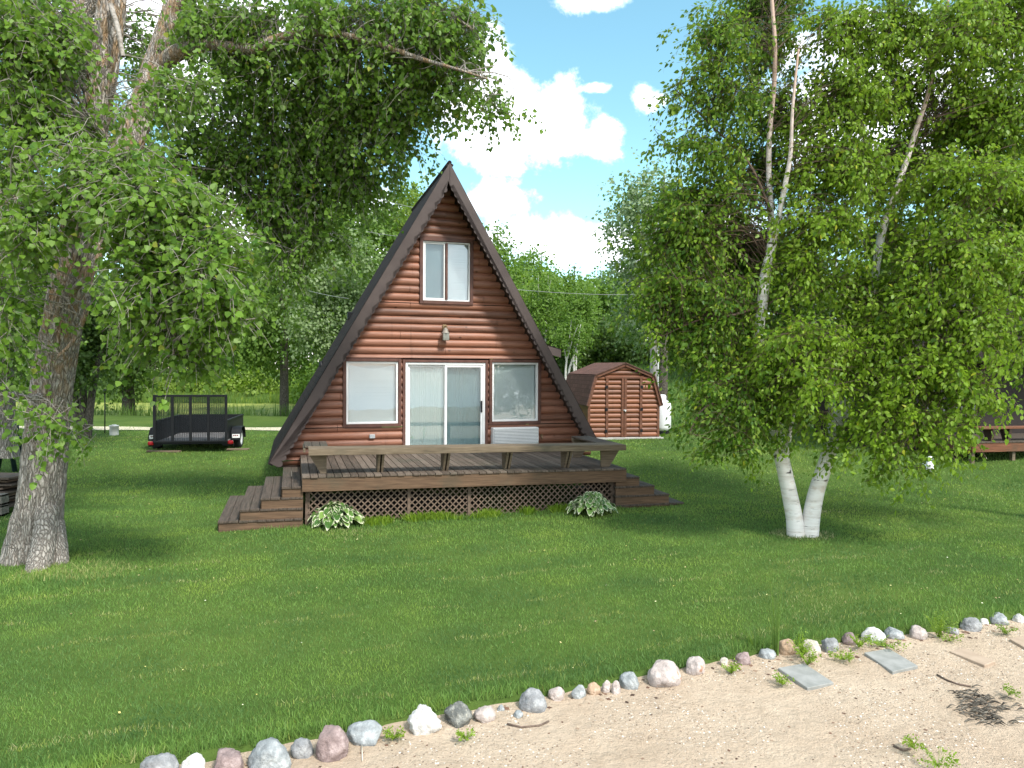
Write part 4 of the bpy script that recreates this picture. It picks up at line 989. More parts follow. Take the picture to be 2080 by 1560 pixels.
def rock(u, v, w, hpx, mat, label, jag=0.0, seed=0):
    rr = random.Random(seed*13+5); bot = ground(u, v + hpx*0.5) if v+hpx*.5 < 1600 else onz(u, v+hpx*0.5, -0.12)
    bot = onz(u, v + hpx*0.42, -0.13); dist = bot.y; px = dist/F
    rx = w*px/2*1.06; rz = hpx*px*0.72; ry = rx*rr.uniform(0.7, 0.95)
    bm = bmesh.new(); bmesh.ops.create_icosphere(bm, subdivisions=4, radius=1)
    offs = [Vector((rr.gauss(0, 1), rr.gauss(0, 1), rr.gauss(0, 1))).normalized() for _ in range(10)]; dp = [rr.uniform(0.58, 0.88) for _ in offs]
    from mathutils import noise as mn
    for vv in bm.verts:
        c = vv.co.normalized(); k = 1.0
        for o_, d_ in zip(offs, dp):
            t = c.dot(o_)
            if t > d_: k = min(k, d_/t)
        k = 0.35 + 0.65*k if jag == 0 else k
        nz = mn.noise(c*1.6+Vector((seed*3.1, 0, 0)))*0.10 + mn.noise(c*4+Vector((0, seed, 0)))*(0.06+jag) + mn.noise(c*11+Vector((0, seed, 3)))*(0.025+jag*0.4) - abs(mn.noise(c*2.3+Vector((seed, 0, 5))))*0.12
        c = c*(k+nz); vv.co = Vector((c.x*rx, c.y*ry, c.z*rz))
    mb = MB(); mb.bm(bm, None, True)
    o = mb.build('rock', mat, None, (bot.x, bot.y + ry*0.55, -0.13 + rz*0.20), (0, 0, rr.uniform(-0.2, 0.2)))
    return tag(o, label, 'rock', 'rocks edging the lawn')
ROCKS = [
 (314, 1558, 78, 58, 'grey', 'rounded beige-grey rock at the left end of the rock edging'),
 (389, 1556, 54, 46, 'white', 'low whitish rock, second from the left end of the edging'),
 (458, 1545, 68, 56, 'mauve', 'pinkish mauve rock between a whitish rock and the broad pale rock'),
 (536, 1540, 90, 66, 'blue', 'broad pale grey rock, widest near the left end of the edging'),
 (609, 1521, 46, 38, 'grey', 'small rounded grey rock between the broad pale rock and the tall mauve rock'),
 (668, 1511, 68, 70, 'mauve', 'tallest mauve rock with a pointed top in the edging'),
 (738, 1491, 75, 40, 'blue', 'flat light blue-grey slab-like rock right of the tall mauve rock'),
 (858, 1465, 68, 56, 'white', 'bright white jagged rock'),
 (928, 1453, 58, 47, 'dark', 'dark speckled rock beside the white jagged rock'),
 (983, 1449, 46, 30, 'pink', 'low pinkish rock right of the dark speckled rock'),
 (1018, 1439, 15, 13, 'blue', 'tiny greenish grey stone above the low pinkish rock'),
 (1082, 1424, 56, 46, 'grey', 'rounded grey rock alone near the middle of the edging'),
 (1054, 1450, 20, 15, 'blue', 'tiny pale stone in the sand below the rounded grey rock'),
 (1130, 1409, 37, 27, 'pink', 'small pinkish white rock right of the rounded grey rock'),
 (1176, 1405, 31, 26, 'blue', 'small blue-grey rock between pinkish stones'),
 (1206, 1399, 28, 26, 'tan', 'small tan-pink rounded stone right of the small blue-grey rock'),
 (1232, 1393, 21, 24, 'pink', 'narrow pinkish pebble, left of a close pair'),
 (1252, 1395, 20, 26, 'pink', 'narrow upright pink pebble, right of a close pair beside the square pale rock'),
 (1281, 1383, 44, 34, 'blue', 'squarish light blue-grey rock left of the large rust-stained rock'),
 (1350, 1371, 72, 50, 'rust', 'large pinkish rock with a rust stain, broadest in the middle of the edging'),
 (1415, 1353, 45, 36, 'rust', 'pink and white rust-flecked rock right of the large rust-stained rock'),
 (1472, 1344, 19, 18, 'cream', 'tiny cream stone standing alone near dry leaves'),
 (1512, 1336, 38, 27, 'mauve', 'grey-pink rock left of the tall grass tuft'),
 (1562, 1327, 34, 24, 'blue', 'pale grey rock under the tall grass tuft'),
 (1600, 1314, 42, 34, 'tan', 'orange-tan rock above the first grey paver'),
 (1652, 1316, 46, 36, 'cream', 'cream white slanted rock right of the orange-tan rock'),
 (1689, 1309, 36, 32, 'grey', 'light grey rounded rock right of the cream slanted rock'),
 (1730, 1298, 33, 24, 'mauve', 'grey-mauve rock among weeds left of the large whitish rock'),
 (1779, 1292, 46, 33, 'white', 'large whitish grey rock above the second grey paver'),
 (1822, 1287, 41, 26, 'blue', 'blue-grey rock right of the large whitish rock'),
 (1870, 1284, 40, 24, 'pink', 'pinkish rock left of the leafy weeds'),
 (1940, 1281, 27, 12, 'grey', 'low flat grey stone half buried in leaves'),
 (1978, 1268, 40, 28, 'grey', 'rounded grey rock left of a small white stone near the right end'),
 (2002, 1263, 19, 14, 'white', 'small white stone between two larger grey rocks near the right end'),
 (2035, 1257, 36, 26, 'blue', 'blue-grey rock near the right end of the edging'),
 (2074, 1256, 24, 20, 'white', 'whitish rock at the far right end of the edging')]
for i, (u, v, w, hh, mt, lab) in enumerate(ROCKS): rock(u, v, w, hh, RM[mt], lab, 0.09 if 'jagged' in lab else 0.0, i+1)
# pavers
MAT['paver'] = noisy('grey_paver', (0.21, 0.215, 0.2), (0.3, 0.3, 0.285), 6, rough=0.9, bump=0.2)
MAT['tanpaver'] = noisy('tan_paver', (0.32, 0.24, 0.175), (0.4, 0.31, 0.23), 6, rough=0.9, bump=0.2)
def paver(quad, mat, label, th=0.04):
    def zs(p): return float(sand_z(np.array(p.x), np.array(p.y)))
    P = [onz(u, v, -0.16) for u, v in quad]
    z = sum(zs(p) for p in P)/4 + 0.022
    P = [onz(u, v, z) for u, v in quad]; c = sum(P, Vector())/4
    bm = bmesh.new(); t = [bm.verts.new(p-c) for p in P]; bt = [bm.verts.new(p-c-Vector((0, 0, th))) for p in P]
    bm.faces.new(t); bm.faces.new(bt[::-1])
    for i in range(4): bm.faces.new((t[i], bt[i], bt[(i+1) % 4], t[(i+1) % 4]))
    bmesh.ops.recalc_face_normals(bm, faces=bm.faces[:]); bmesh.ops.bevel(bm, geom=bm.edges[:], offset=0.005, segments=1, affect='EDGES')
    mb = MB(); mb.bm(bm); return tag(mb.build('paver', mat, None, c), label, 'paver', 'pavers laid in the sand')
paver([(1580, 1356), (1634, 1347), (1694, 1386), (1640, 1397)], MAT['paver'], 'grey square paver in the sand nearest the tall grass tuft')
paver([(1755, 1325), (1806, 1317), (1865, 1352), (1813, 1364)], MAT['paver'], 'grey square paver in the sand below the large whitish rock')
paver([(1928, 1322), (1956, 1316), (2022, 1342), (2000, 1351)], MAT['tanpaver'], 'tan paver half covered by sand right of both grey pavers')
paver([(2050, 1297), (2078, 1291), (2120, 1312), (2090, 1320)], MAT['tanpaver'], 'pale tan paver cut off by the right edge of the photo')

# sand litter: pebbles and shells, leaf scraps
rg = np.random.default_rng(21)
def scatter(name, n, smin, smax, mat, tint, label, flat=0.5, dens=None, band=None):
    y = rg.uniform(3.2, 10, n*4); x = rg.uniform(-3.5, 1, n*4)*0 + rg.uniform(-4, 8.5, n*4); e = edge_y(x)
    k = (y < e - 0.02); 
    if band: k &= (e - y < band*rg.random(len(x))**1.5)
    if dens is not None: k &= vnoise(x, y, 0.5, dens) > 0.35 + 0.3*rg.random(len(x))
    x, y = x[k][:n], y[k][:n]; m_ = len(x); z = sand_z(x, y)
    s = rg.uniform(smin, smax, m_); a = rg.uniform(0, 6.28, m_)
    # little octahedra
    base = np.array([(1, 0, 0), (0, 1, 0), (-1, 0, 0), (0, -1, 0), (0, 0, 1)], float)
    V = np.empty((m_, 5, 3)); el = rg.uniform(0.5, 1.0, m_)
    for i, b in enumerate(base):
        bx = b[0]*s; by = b[1]*s*el
        V[:, i, 0] = x + bx*np.cos(a)-by*np.sin(a); V[:, i, 1] = y + bx*np.sin(a)+by*np.cos(a); V[:, i, 2] = z + b[2]*s*flat + 0.001
    T = np.array([(0, 1, 4), (1, 2, 4), (2, 3, 4), (3, 0, 4)])
    Q = (np.arange(m_)[:, None, None]*5 + T[None]).reshape(-1, 3)
    tv = np.repeat(tint(m_), 4)
    return tag(np_mesh(name, V.reshape(-1, 3), Q, mat, None, {'tint': tv}), label, 'litter', kind='stuff')
m, nt = new_mat('pebble'); h = N(nt); a = h.n('ShaderNodeAttribute', attribute_name='tint').outputs['Fac']
h.principled(h.ramp(a, [(0, (0.12, 0.09, 0.065)), (0.35, (0.3, 0.23, 0.165)), (0.7, (0.42, 0.35, 0.28)), (1, (0.8, 0.77, 0.7))]), 0.8)
scatter('pebbles', 22000, 0.003, 0.011, m, lambda n: rg.random(n), 'tiny pebbles and shell bits strewn over the sand', 0.5, 3)
m, nt = new_mat('dry_leaf'); h = N(nt); a = h.n('ShaderNodeAttribute', attribute_name='tint').outputs['Fac']
h.principled(h.ramp(a, [(0, (0.05, 0.03, 0.02)), (0.5, (0.15, 0.08, 0.05)), (1, (0.3, 0.22, 0.15))]), 0.9)
scatter('dry_leaf_scraps', 900, 0.006, 0.019, m, lambda n: rg.random(n), 'brown leaf scraps and bark bits lying on the sand', 0.25)
scatter('edge_leaf_litter', 2600, 0.01, 0.034, m, lambda n: rg.random(n), 'dry brown leaf litter caught along the rock edging', 0.4, None, 0.4)
# twigs and washed-up weed
def twig(pts, r, label, mat):
    P = []
    for u, v in pts:
        p = onz(u, v, -0.16); p = onz(u, v, float(sand_z(np.array(p.x), np.array(p.y)))+0.008); P.append(p)
    mb = MB(); mb.tube(P, [r]*len(P), 5); return tag(mb.build('twig', mat), label, 'twig', 'twigs on the sand')
MAT['stick'] = noisy('stick', (0.08, 0.055, 0.04), (0.18, 0.13, 0.1), 30, rough=0.9, bump=0)
MAT['palestick'] = noisy('pale_stick', (0.5, 0.42, 0.33), (0.62, 0.55, 0.45), 30, rough=0.9, bump=0)
twig([(1903, 1370), (1925, 1382), (1948, 1390), (1972, 1394)], 0.008, 'dark curved twig below the tan paver', MAT['stick'])
twig([(1030, 1470), (1060, 1477), (1095, 1474), (1115, 1465)], 0.008, 'dark curved twig below the rounded grey rock', MAT['stick'])
twig([(735, 1512), (736, 1545)], 0.005, 'straight pale straw lying below the flat blue-grey rock', MAT['palestick'])
twig([(2050, 1466), (2085, 1466)], 0.008, 'pale stick poking from the dark washed-up weed', MAT['palestick'])
twig([(1815, 1515), (1835, 1524), (1850, 1520)], 0.009, 'short dark twig near the bottom right corner', MAT['stick'])
mb = MB()
for i in range(110):
    t = random.random(); u = 1962 + 85*t + random.gauss(0, 20); v = 1430 + 42*t + random.gauss(0, 13)
    p = onz(u, v, -0.2); p.z = float(sand_z(np.array(p.x), np.array(p.y))) + random.uniform(0.0, 0.03)
    a = random.uniform(-0.9, 0.5); l_ = random.uniform(0.05, 0.14); d = Vector((math.cos(a), math.sin(a), random.uniform(-.2, .3)))*l_
    mb.tube([p-d/2, p+Vector((0, 0, 0.02)), p+d/2], [0.003, 0.008, 0.002], 4)
tag(mb.build('washed_up_weed', noisy('dead_weed', (0.025, 0.02, 0.015), (0.2, 0.175, 0.14), 20, rough=0.9, bump=0)), 'tangle of dark washed-up weed on the sand at the right', 'dead weed')

# weeds along the stones
def weed(u, v, n, hh, spread, label, mat, tall=False, tint=(0.3, 0.8)):
    p = onz(u, v, -0.1); rr = np.random.default_rng(int(u)); V, Q, T = [], [], []
    if not tall:      # many small leaves on short sprawling stems
        n *= 5; ns = 14; sa_ = rr.uniform(0, 6.28, ns); si = rr.integers(0, ns, n); f = rr.random(n)**0.7
        r = f*spread*rr.uniform(0.6, 1.1, ns)[si]; a = sa_[si] + rr.normal(0, 0.25, n)
        P = np.stack([p.x + np.cos(a)*r, p.y + np.sin(a)*r, -0.12 + hh*rr.uniform(0.35, 1.0, ns)[si]*np.sqrt(f)*1.0 + rr.normal(0, 0.008, n)], 1)
        D = np.stack([np.cos(a), np.sin(a), rr.normal(0, 0.5, n)], 1) + rr.normal(0, 0.6, (n, 3)); D /= np.linalg.norm(D, axis=1)[:, None]
        Nn = rr.normal(0, 0.6, (n, 3)) + np.array([0, -0.2, 0.8]); B = np.cross(Nn, D); B /= np.linalg.norm(B, axis=1)[:, None]
        S = rr.uniform(0.012, 0.028, n)[:, None]
        V = np.stack([P, P + S*(D*0.5 + B*0.32), P + S*D, P + S*(D*0.5 - B*0.32)], 1).reshape(-1, 3)
        c0 = np.broadcast_to(np.array([p.x, p.y, -0.13]), P.shape); wv = np.array([0.0015, 0.0008, 0.0])
        V = np.concatenate([V, np.stack([c0-wv, c0+wv, P+wv, P-wv], 1)[::4].reshape(-1, 3)]); n = len(V)//4
        return tag(np_mesh('weed', V, np.arange(4*n).reshape(n, 4), mat, None, {'tint': rr.uniform(*tint, n)}), label, 'weed', 'weeds along the rock edging')
    for i in range(n):
        a = rr.uniform(0, 6.28); r0 = rr.random()*spread*0.4; l_ = hh*rr.uniform(0.5, 1.0); w = 0.004*rr.uniform(0.7, 1.3); out = spread*rr.uniform(0.2, 1.0)
        b0 = len(V); d = np.array([math.cos(a), math.sin(a)]); s_ = np.array([-d[1], d[0]])
        for j in range(4):
            t = j/3; ww = w*(1-t)**0.7; c = d*(r0+out*t*t)
            V += [(p.x+c[0]-s_[0]*ww, p.y+c[1]-s_[1]*ww, -0.12+l_*t), (p.x+c[0]+s_[0]*ww, p.y+c[1]+s_[1]*ww, -0.12+l_*t)]
        for j in range(3): Q.append((b0+2*j, b0+2*j+1, b0+2*j+3, b0+2*j+2)); T.append(rr.uniform(*tint))
    return tag(np_mesh('weed', V, Q, mat, None, {'tint': T}), label, 'weed', 'weeds along the rock edging')
weed(1535, 1318, 60, 0.32, 0.16, 'tall grass tuft growing between the grey-pink and pale grey rocks', MAT['reed'], True)
weed(1575, 1325, 26, 0.95, 0.10, 'thin seeding grass stalks rising above the tall tuft', MAT['reed'], True, (0.5, 0.9))
weed(1486, 1362, 40, 0.10, 0.09, 'low bushy green weed in the sand left of the grey-pink rock', MAT['birch'])
weed(1628, 1330, 60, 0.26, 0.12, 'leafy weed between the orange-tan and cream slanted rocks', MAT['birch'], False, (0.4, 0.9))
weed(1640, 1345, 50, 0.14, 0.12, 'spreading weed just above the first grey paver', MAT['birch'], False, (0.4, 0.9))
weed(1745, 1310, 60, 0.15, 0.16, 'green weed cluster left of the large whitish rock', MAT['birch'], False, (0.3, 0.9))
weed(1712, 1334, 50, 0.08, 0.14, 'creeping weed in the sand between both grey pavers', MAT['birch'], False, (0.4, 0.8))
weed(1800, 1308, 60, 0.08, 0.22, 'creeping weed below the blue-grey rock by the second paver', MAT['birch'])
weed(1908, 1290, 60, 0.28, 0.14, 'feathery green weed right of the pinkish rock', MAT['lime'], False, (0.2, 0.6))
weed(1930, 1297, 30, 0.08, 0.14, 'yellowish weed at the foot of the feathery weed', MAT['lime'], False, (0.6, 1.0))
weed(1590, 1385, 40, 0.09, 0.10, 'small weed at the left corner of the first grey paver', MAT['birch'])
weed(2045, 1283, 36, 0.11, 0.10, 'small light weed near the right end of the rocks', MAT['lime'], False, (0.3, 0.7))
weed(800, 1494, 40, 0.07, 0.10, 'flat green weed between the flat rock and the white jagged rock', MAT['birch'])
weed(948, 1495, 26, 0.06, 0.08, 'small weed in the sand below the low pinkish rock', MAT['birch'])
weed(1905, 1548, 46, 0.08, 0.16, 'sandy green weed at the bottom right of the beach', MAT['birch'], False, (0.5, 0.9))
weed(1855, 1512, 30, 0.06, 0.09, 'yellowish weed on the beach left of the bottom right weed', MAT['lime'], False, (0.7, 1.0))
weed(2050, 1405, 26, 0.05, 0.08, 'tiny weed on the sand above the washed-up weed', MAT['lime'])

# ---------------------------------------------------------------- hostas
m, nt = new_mat('hosta_leaf'); h = N(nt)
a = h.n('ShaderNodeAttribute', attribute_name='tint').outputs['Fac']
col = h.ramp(a, [(0.0, (0.03, 0.09, 0.018)), (0.5, (0.10, 0.2, 0.04)), (0.7, (0.2, 0.32, 0.07)), (0.75, (0.45, 0.5, 0.27)), (1.0, (0.62, 0.64, 0.45))])
pb = h.n('ShaderNodeBsdfPrincipled'); h.l(col, pb.inputs['Base Color']); pb.inputs['Roughness'].default_value = 0.4
tb = h.n('ShaderNodeBsdfTranslucent'); h.l(col, tb.inputs['Color']); mx = h.n('ShaderNodeMixShader'); mx.inputs[0].default_value = 0.2
h.l(pb.outputs[0], mx.inputs[1]); h.l(tb.outputs[0], mx.inputs[2]); h.out(mx.outputs[0]); MAT['hosta'] = m
def hosta(u, v, rad, hgt, n, label, seed):
    p = ground(u, v); rr = random.Random(seed); V, Q, T = [], [], []
    root = tag(empty('hosta', p), label, 'hosta', 'hostas in front of the deck')
    for i in range(n):
        lay = math.sqrt((i+0.5)/n); a = i*2.39996 + rr.uniform(-.3, .3)
        r = rad*lay*rr.uniform(0.82, 1.08); zz = hgt*(0.85-0.72*lay**1.8)*rr.uniform(0.88, 1.15)+0.06
        d = Vector((math.cos(a), math.sin(a), 0)); sdv = Vector((-d.y, d.x, 0)); L_ = rr.uniform(0.16, 0.22); wd = L_*rr.uniform(0.36, 0.44)
        st = d*(r-L_*0.7); pit = rr.uniform(-0.15, 0.25) + 0.35*(1-lay); roll = rr.uniform(-0.5, 0.5); tn = rr.uniform(0.1, 0.68)
        b0 = len(V); NS = 7
        for j in range(NS+1):
            t = j/NS; ww = wd*(math.sin(math.pi*min(1, t*0.93+0.07))**0.75)*(1.0-0.25*t) if j < NS else 0.001
            c = st + d*(L_*t) + Vector((0, 0, zz + L_*(pit*t - (pit+0.55)*t*t*0.8)))
            for q in (-1, -0.87, 0, 0.87, 1):
                off = sdv*q*ww; zo = abs(q)*ww*0.45 + q*ww*roll + 0.012*math.sin(t*9+i)*(abs(q) > .9)
                V.append(tuple(c + off + Vector((0, 0, zo))))
        for j in range(NS):
            for k in range(4):
                Q.append((b0+j*5+k, b0+j*5+k+1, b0+j*5+k+6, b0+j*5+k+5)); T.append(rr.uniform(0.85, 1.0) if (k in (0, 3) or j == NS-1) else tn)
    np_mesh('foliage', V, Q, MAT['hosta'], root, {'tint': T}, True)
    mb = MB()
    for i in range(26):
        a = rr.uniform(0, 6.28); mb.tube([(0, 0, -0.02), (math.cos(a)*rad*0.2, math.sin(a)*rad*0.2, hgt*0.45), (math.cos(a)*rad*0.6, math.sin(a)*rad*0.6, hgt*0.6)], 0.006, 4, False)
    mb.build('stem', MAT['reed'], root)
hosta(681, 1066, 0.52, 0.36, 150, 'large white-edged hosta in front of the left lattice and steps', 1)
hosta(1202, 1043, 0.48, 0.36, 120, 'white-edged hosta by the right end of the lattice beside the steps', 2)
# low weeds at the foot of the lattice
rg = np.random.default_rng(5); n = 5000; s_ = rg.uniform(-2.2, 2.4, n); t_ = DF + 0.12 - np.abs(rg.normal(0, 0.13, n)); dens = vnoise(s_, t_, 0.35, 4); k = (dens > 0.42); s_, t_ = s_[k], t_[k]
x, y = HX + s_*ca - t_*sa, HY + s_*sa + t_*ca
tag(blades('low_weeds', x, y, rg.uniform(0.05, 0.16, len(x)), rg.uniform(0.012, 0.028, len(x)), MAT['birch'], rg.uniform(0.2, 0.95, len(x)), 0.7), 'low leafy ground cover along the foot of the lattice', 'ground cover', kind='stuff')
# ---------------------------------------------------------------- foliage
def unit(a): return a/np.maximum(np.linalg.norm(a, axis=-1, keepdims=True), 1e-9)
def leaf_mesh(name, P, D, Nn, S, mat, tint, parent, shape='heart', wr=0.8):
    n = len(P); D = unit(D); Nn = unit(Nn - D*np.sum(D*Nn, -1, keepdims=True)); B = np.cross(Nn, D)
    if shape == 'heart':
        pr = [(0, 0, 0), (0.16, 0.5, 0.5), (0.55, 0.42, 0.42), (1, 0, 0), (0.55, -0.42, 0.42), (0.16, -0.5, 0.5)]
        fc = [(0, 3, 2, 1), (0, 5, 4, 3)]
    elif shape == 'oval':
        pr = [(0, 0, 0), (0.28, 0.42, 0.42), (0.62, 0.34, 0.34), (1, 0, 0), (0.62, -0.34, 0.34), (0.28, -0.42, 0.42)]
        fc = [(0, 3, 2, 1), (0, 5, 4, 3)]
    else:
        pr = [(0, 0, 0), (0.45, 0.5, 0.35), (1, 0, 0), (0.45, -0.5, 0.35)]; fc = [(0, 1, 2, 3)]
    k = len(pr); V = np.empty((n, k, 3)); S = S[:, None]; fold = RG.uniform(-0.05, 0.38, (n, 1)); curl = RG.uniform(-0.1, 0.35, (n, 1))
    for i, (a, b, c) in enumerate(pr):
        V[:, i] = P + S*(D*a + B*b*wr + Nn*(c*fold - curl*a*a*0.6))
    Q = (np.arange(n)[:, None, None]*k + np.array(fc)[None]).reshape(-1, len(fc[0]))
    return np_mesh(name, V.reshape(-1, 3), Q, mat, parent, {'tint': np.repeat(np.clip(tint, 0, 1), len(fc))})
def thin_tubes(segs, rads, n=3):
    """many thin tubes at once; segs (m,k,3), rads (k,) or (m,k)"""
    m_, k, _ = segs.shape; d = unit(np.gradient(segs, axis=1)); ref = np.where(np.abs(d[..., 2:3]) < 0.9, np.array([0, 0, 1.0]), np.array([1.0, 0, 0]))
    x = unit(np.cross(d, ref)); y = np.cross(d, x); rads = np.broadcast_to(rads, (m_, k)); V = np.empty((m_, k, n, 3))
    for i in range(n):
        a = 2*np.pi*i/n; V[:, :, i] = segs + (x*np.cos(a)+y*np.sin(a))*rads[..., None]
    idx = np.arange(m_*k*n).reshape(m_, k, n); A = idx[:, :-1]; Bq = idx[:, 1:]
    Q = np.stack([A, np.roll(A, -1, 2), np.roll(Bq, -1, 2), Bq], -1).reshape(-1, 4)
    return V.reshape(-1, 3), Q
def blob(u, v, Y, ru, rv, w=1.0, rd=None):
    c = at(u, v, Y); k = Y/F
    return (np.array(c), np.array([ru*k, rd if rd else 0.8*(ru+rv)/2*k, rv*k]), w)
def crown(parent, blobs, n_leaf, size, mat, rc=0.35, droop=0.35, skel=None, seed=0, shape='heart', wr=0.8, tint=(0.35, 0.2), twig=None, twig_r=0.004, limb_r=0.016, per_twig=9, per_cluster=5, tw_len=0.45, shell=0.5, limb_mat=None, windx=0.0, spray=0.0, flat=0.45):
    global RG
    rg = np.random.default_rng(seed); RG = np.random.default_rng(seed+1)
    wts = np.array([b[2]*(b[1][0]*b[1][2]) for b in blobs]); wts /= wts.sum()
    nc = max(len(blobs), int(n_leaf/(per_twig*per_cluster)))
    bi = rg.choice(len(blobs), nc, p=wts)
    Cc = np.array([b[0] for b in blobs])[bi]; Rr = np.array([b[1] for b in blobs])[bi]
    d = unit(rg.normal(size=(nc, 3))); rr = rg.random((nc, 1))**shell
    cp = Cc + Rr*d*rr
    ctint = rg.normal(0, tint[1]*0.5, nc)
    # twigs
    nt_ = nc*per_cluster; ci = np.repeat(np.arange(nc), per_cluster)
    cd = unit(unit(cp-Cc)*0.7 + rg.normal(0, 0.6, (nc, 3))*np.array([1, 1, flat]) + np.array([windx*1.5, 0, -droop*0.35])); sl = spray*rg.uniform(0.5, 1.2, nc); fq = rg.uniform(-0.6, 0.6, nt_)
    ts = cp[ci] + rg.normal(0, rc*0.45, (nt_, 3)) + cd[ci]*(sl[ci]*fq)[:, None]; ts[:, 2] -= (fq+0.6)**2*sl[ci]*droop*0.35; out = unit(ts - Cc[ci])
    td = unit(out*0.3 + cd[ci]*0.5*(spray > 0) + rg.normal(0, 0.55, (nt_, 3)) + np.array([windx, 0, -droop])); tl = tw_len*rg.uniform(0.6, 1.3, nt_)
    kk = 4; tt = np.linspace(0, 1, kk)
    tp = ts[:, None] + td[:, None]*(tt[None, :, None]*tl[:, None, None]); tp[..., 2] -= (tt**2)[None]*tl[:, None]*droop*0.6
    # leaves
    nl = nt_*per_twig; ti = np.repeat(np.arange(nt_), per_twig); f = rg.uniform(0.05, 1.05, nl)
    p = ts[ti] + td[ti]*(f*tl[ti])[:, None]; p[:, 2] -= f**2*tl[ti]*droop*0.6
    side = rg.normal(0, 1, (nl, 3)); p += side*size*0.45
    D = unit(td[ti]*0.45 + side*0.55 + np.array([windx, 0, -0.55-droop*0.4])); Nn = unit(rg.normal(0, 0.85, (nl, 3)) + np.array([0.1, -0.35, 0.6]) + out[ti]*0.4)
    S = size*rg.uniform(0.6, 1.25, nl)
    T = tint[0] + ctint[ci][ti] + rg.normal(0, tint[1]*0.6, nl); T = np.where(rg.random(nl) < 0.012, 1.0, np.minimum(T, 0.88))
    cr = leaf_mesh('crown', p, D, Nn, S, mat, T, parent, shape, wr)
    if twig is not None:
        V, Q = thin_tubes(tp, np.linspace(1, 0.5, kk)*twig_r)
        Vs, Qs = [V], [Q]; nv = len(V)
        if skel is not None:
            sk = np.array(skel)
            # limbs from skeleton to clusters
            dist = np.linalg.norm(cp[:, None]-sk[None], axis=-1) + 0.7*np.maximum(0, sk[None, :, 2]-cp[:, None, 2]+0.1)
            dist = dist*rg.uniform(0.6, 1.4, dist.shape) + 0.25*rg.random(dist.shape)
            j = dist.argmin(1); s0 = sk[j]; c0 = cp - cd*sl[:, None]*0.6; L_ = np.linalg.norm(c0-s0, axis=1, keepdims=True); k2 = 7; t2 = np.linspace(0, 1, k2)
            w1 = rg.normal(0, 0.10, (nc, 3))*L_; w2 = rg.normal(0, 0.06, (nc, 3))*L_
            seg = s0[:, None] + (c0-s0)[:, None]*t2[None, :, None] + w1[:, None]*np.sin(np.pi*t2)[None, :, None] + w2[:, None]*np.sin(2*np.pi*t2)[None, :, None]
            seg[..., 2] += (np.sin(np.pi*t2))[None]*L_*0.12
            V2, Q2 = thin_tubes(seg, np.linspace(1, 0.35, k2)[None]*limb_r*np.clip(L_/1.5, 0.4, 1.3), 4)
            Vs.append(V2); Qs.append(Q2+nv)
        if spray:
            st = np.linspace(-0.62, 0.6, 6); sg = cp[:, None] + cd[:, None]*(sl[:, None]*st[None])[..., None]; sg[..., 2] -= ((st+0.6)**2)[None]*sl[:, None]*droop*0.35
            V3, Q3 = thin_tubes(sg, np.linspace(1, 0.4, 6)*twig_r*1.8); Vs.append(V3); Qs.append(Q3+sum(len(q) for q in Vs[:-1]))
        np_mesh('branches', np.concatenate(Vs), np.concatenate(Qs), twig, parent, None, True)
    return cr
def path_px(pts):
    """[(u, v, Y, width_px)] -> smooth centre line and radii"""
    P = [np.array(at(u, v, Y)) for u, v, Y, w in pts]; r = [w*Y/F/2 for u, v, Y, w in pts]
    return smooth_path(P, r)
def smooth_path(P, r, m_=6):
    P = np.array(P); r = np.array(r); n = len(P); out, ro = [], []
    for i in range(n-1):
        p0, p1, p2, p3 = P[max(i-1, 0)], P[i], P[i+1], P[min(i+2, n-1)]
        for k in range(m_):
            t = k/m_; out.append(0.5*((2*p1)+(-p0+p2)*t+(2*p0-5*p1+4*p2-p3)*t*t+(-p0+3*p1-3*p2+p3)*t**3)); ro.append(r[i]*(1-t)+r[i+1]*t)
    out.append(P[-1]); ro.append(r[-1]); return np.array(out), np.array(ro)
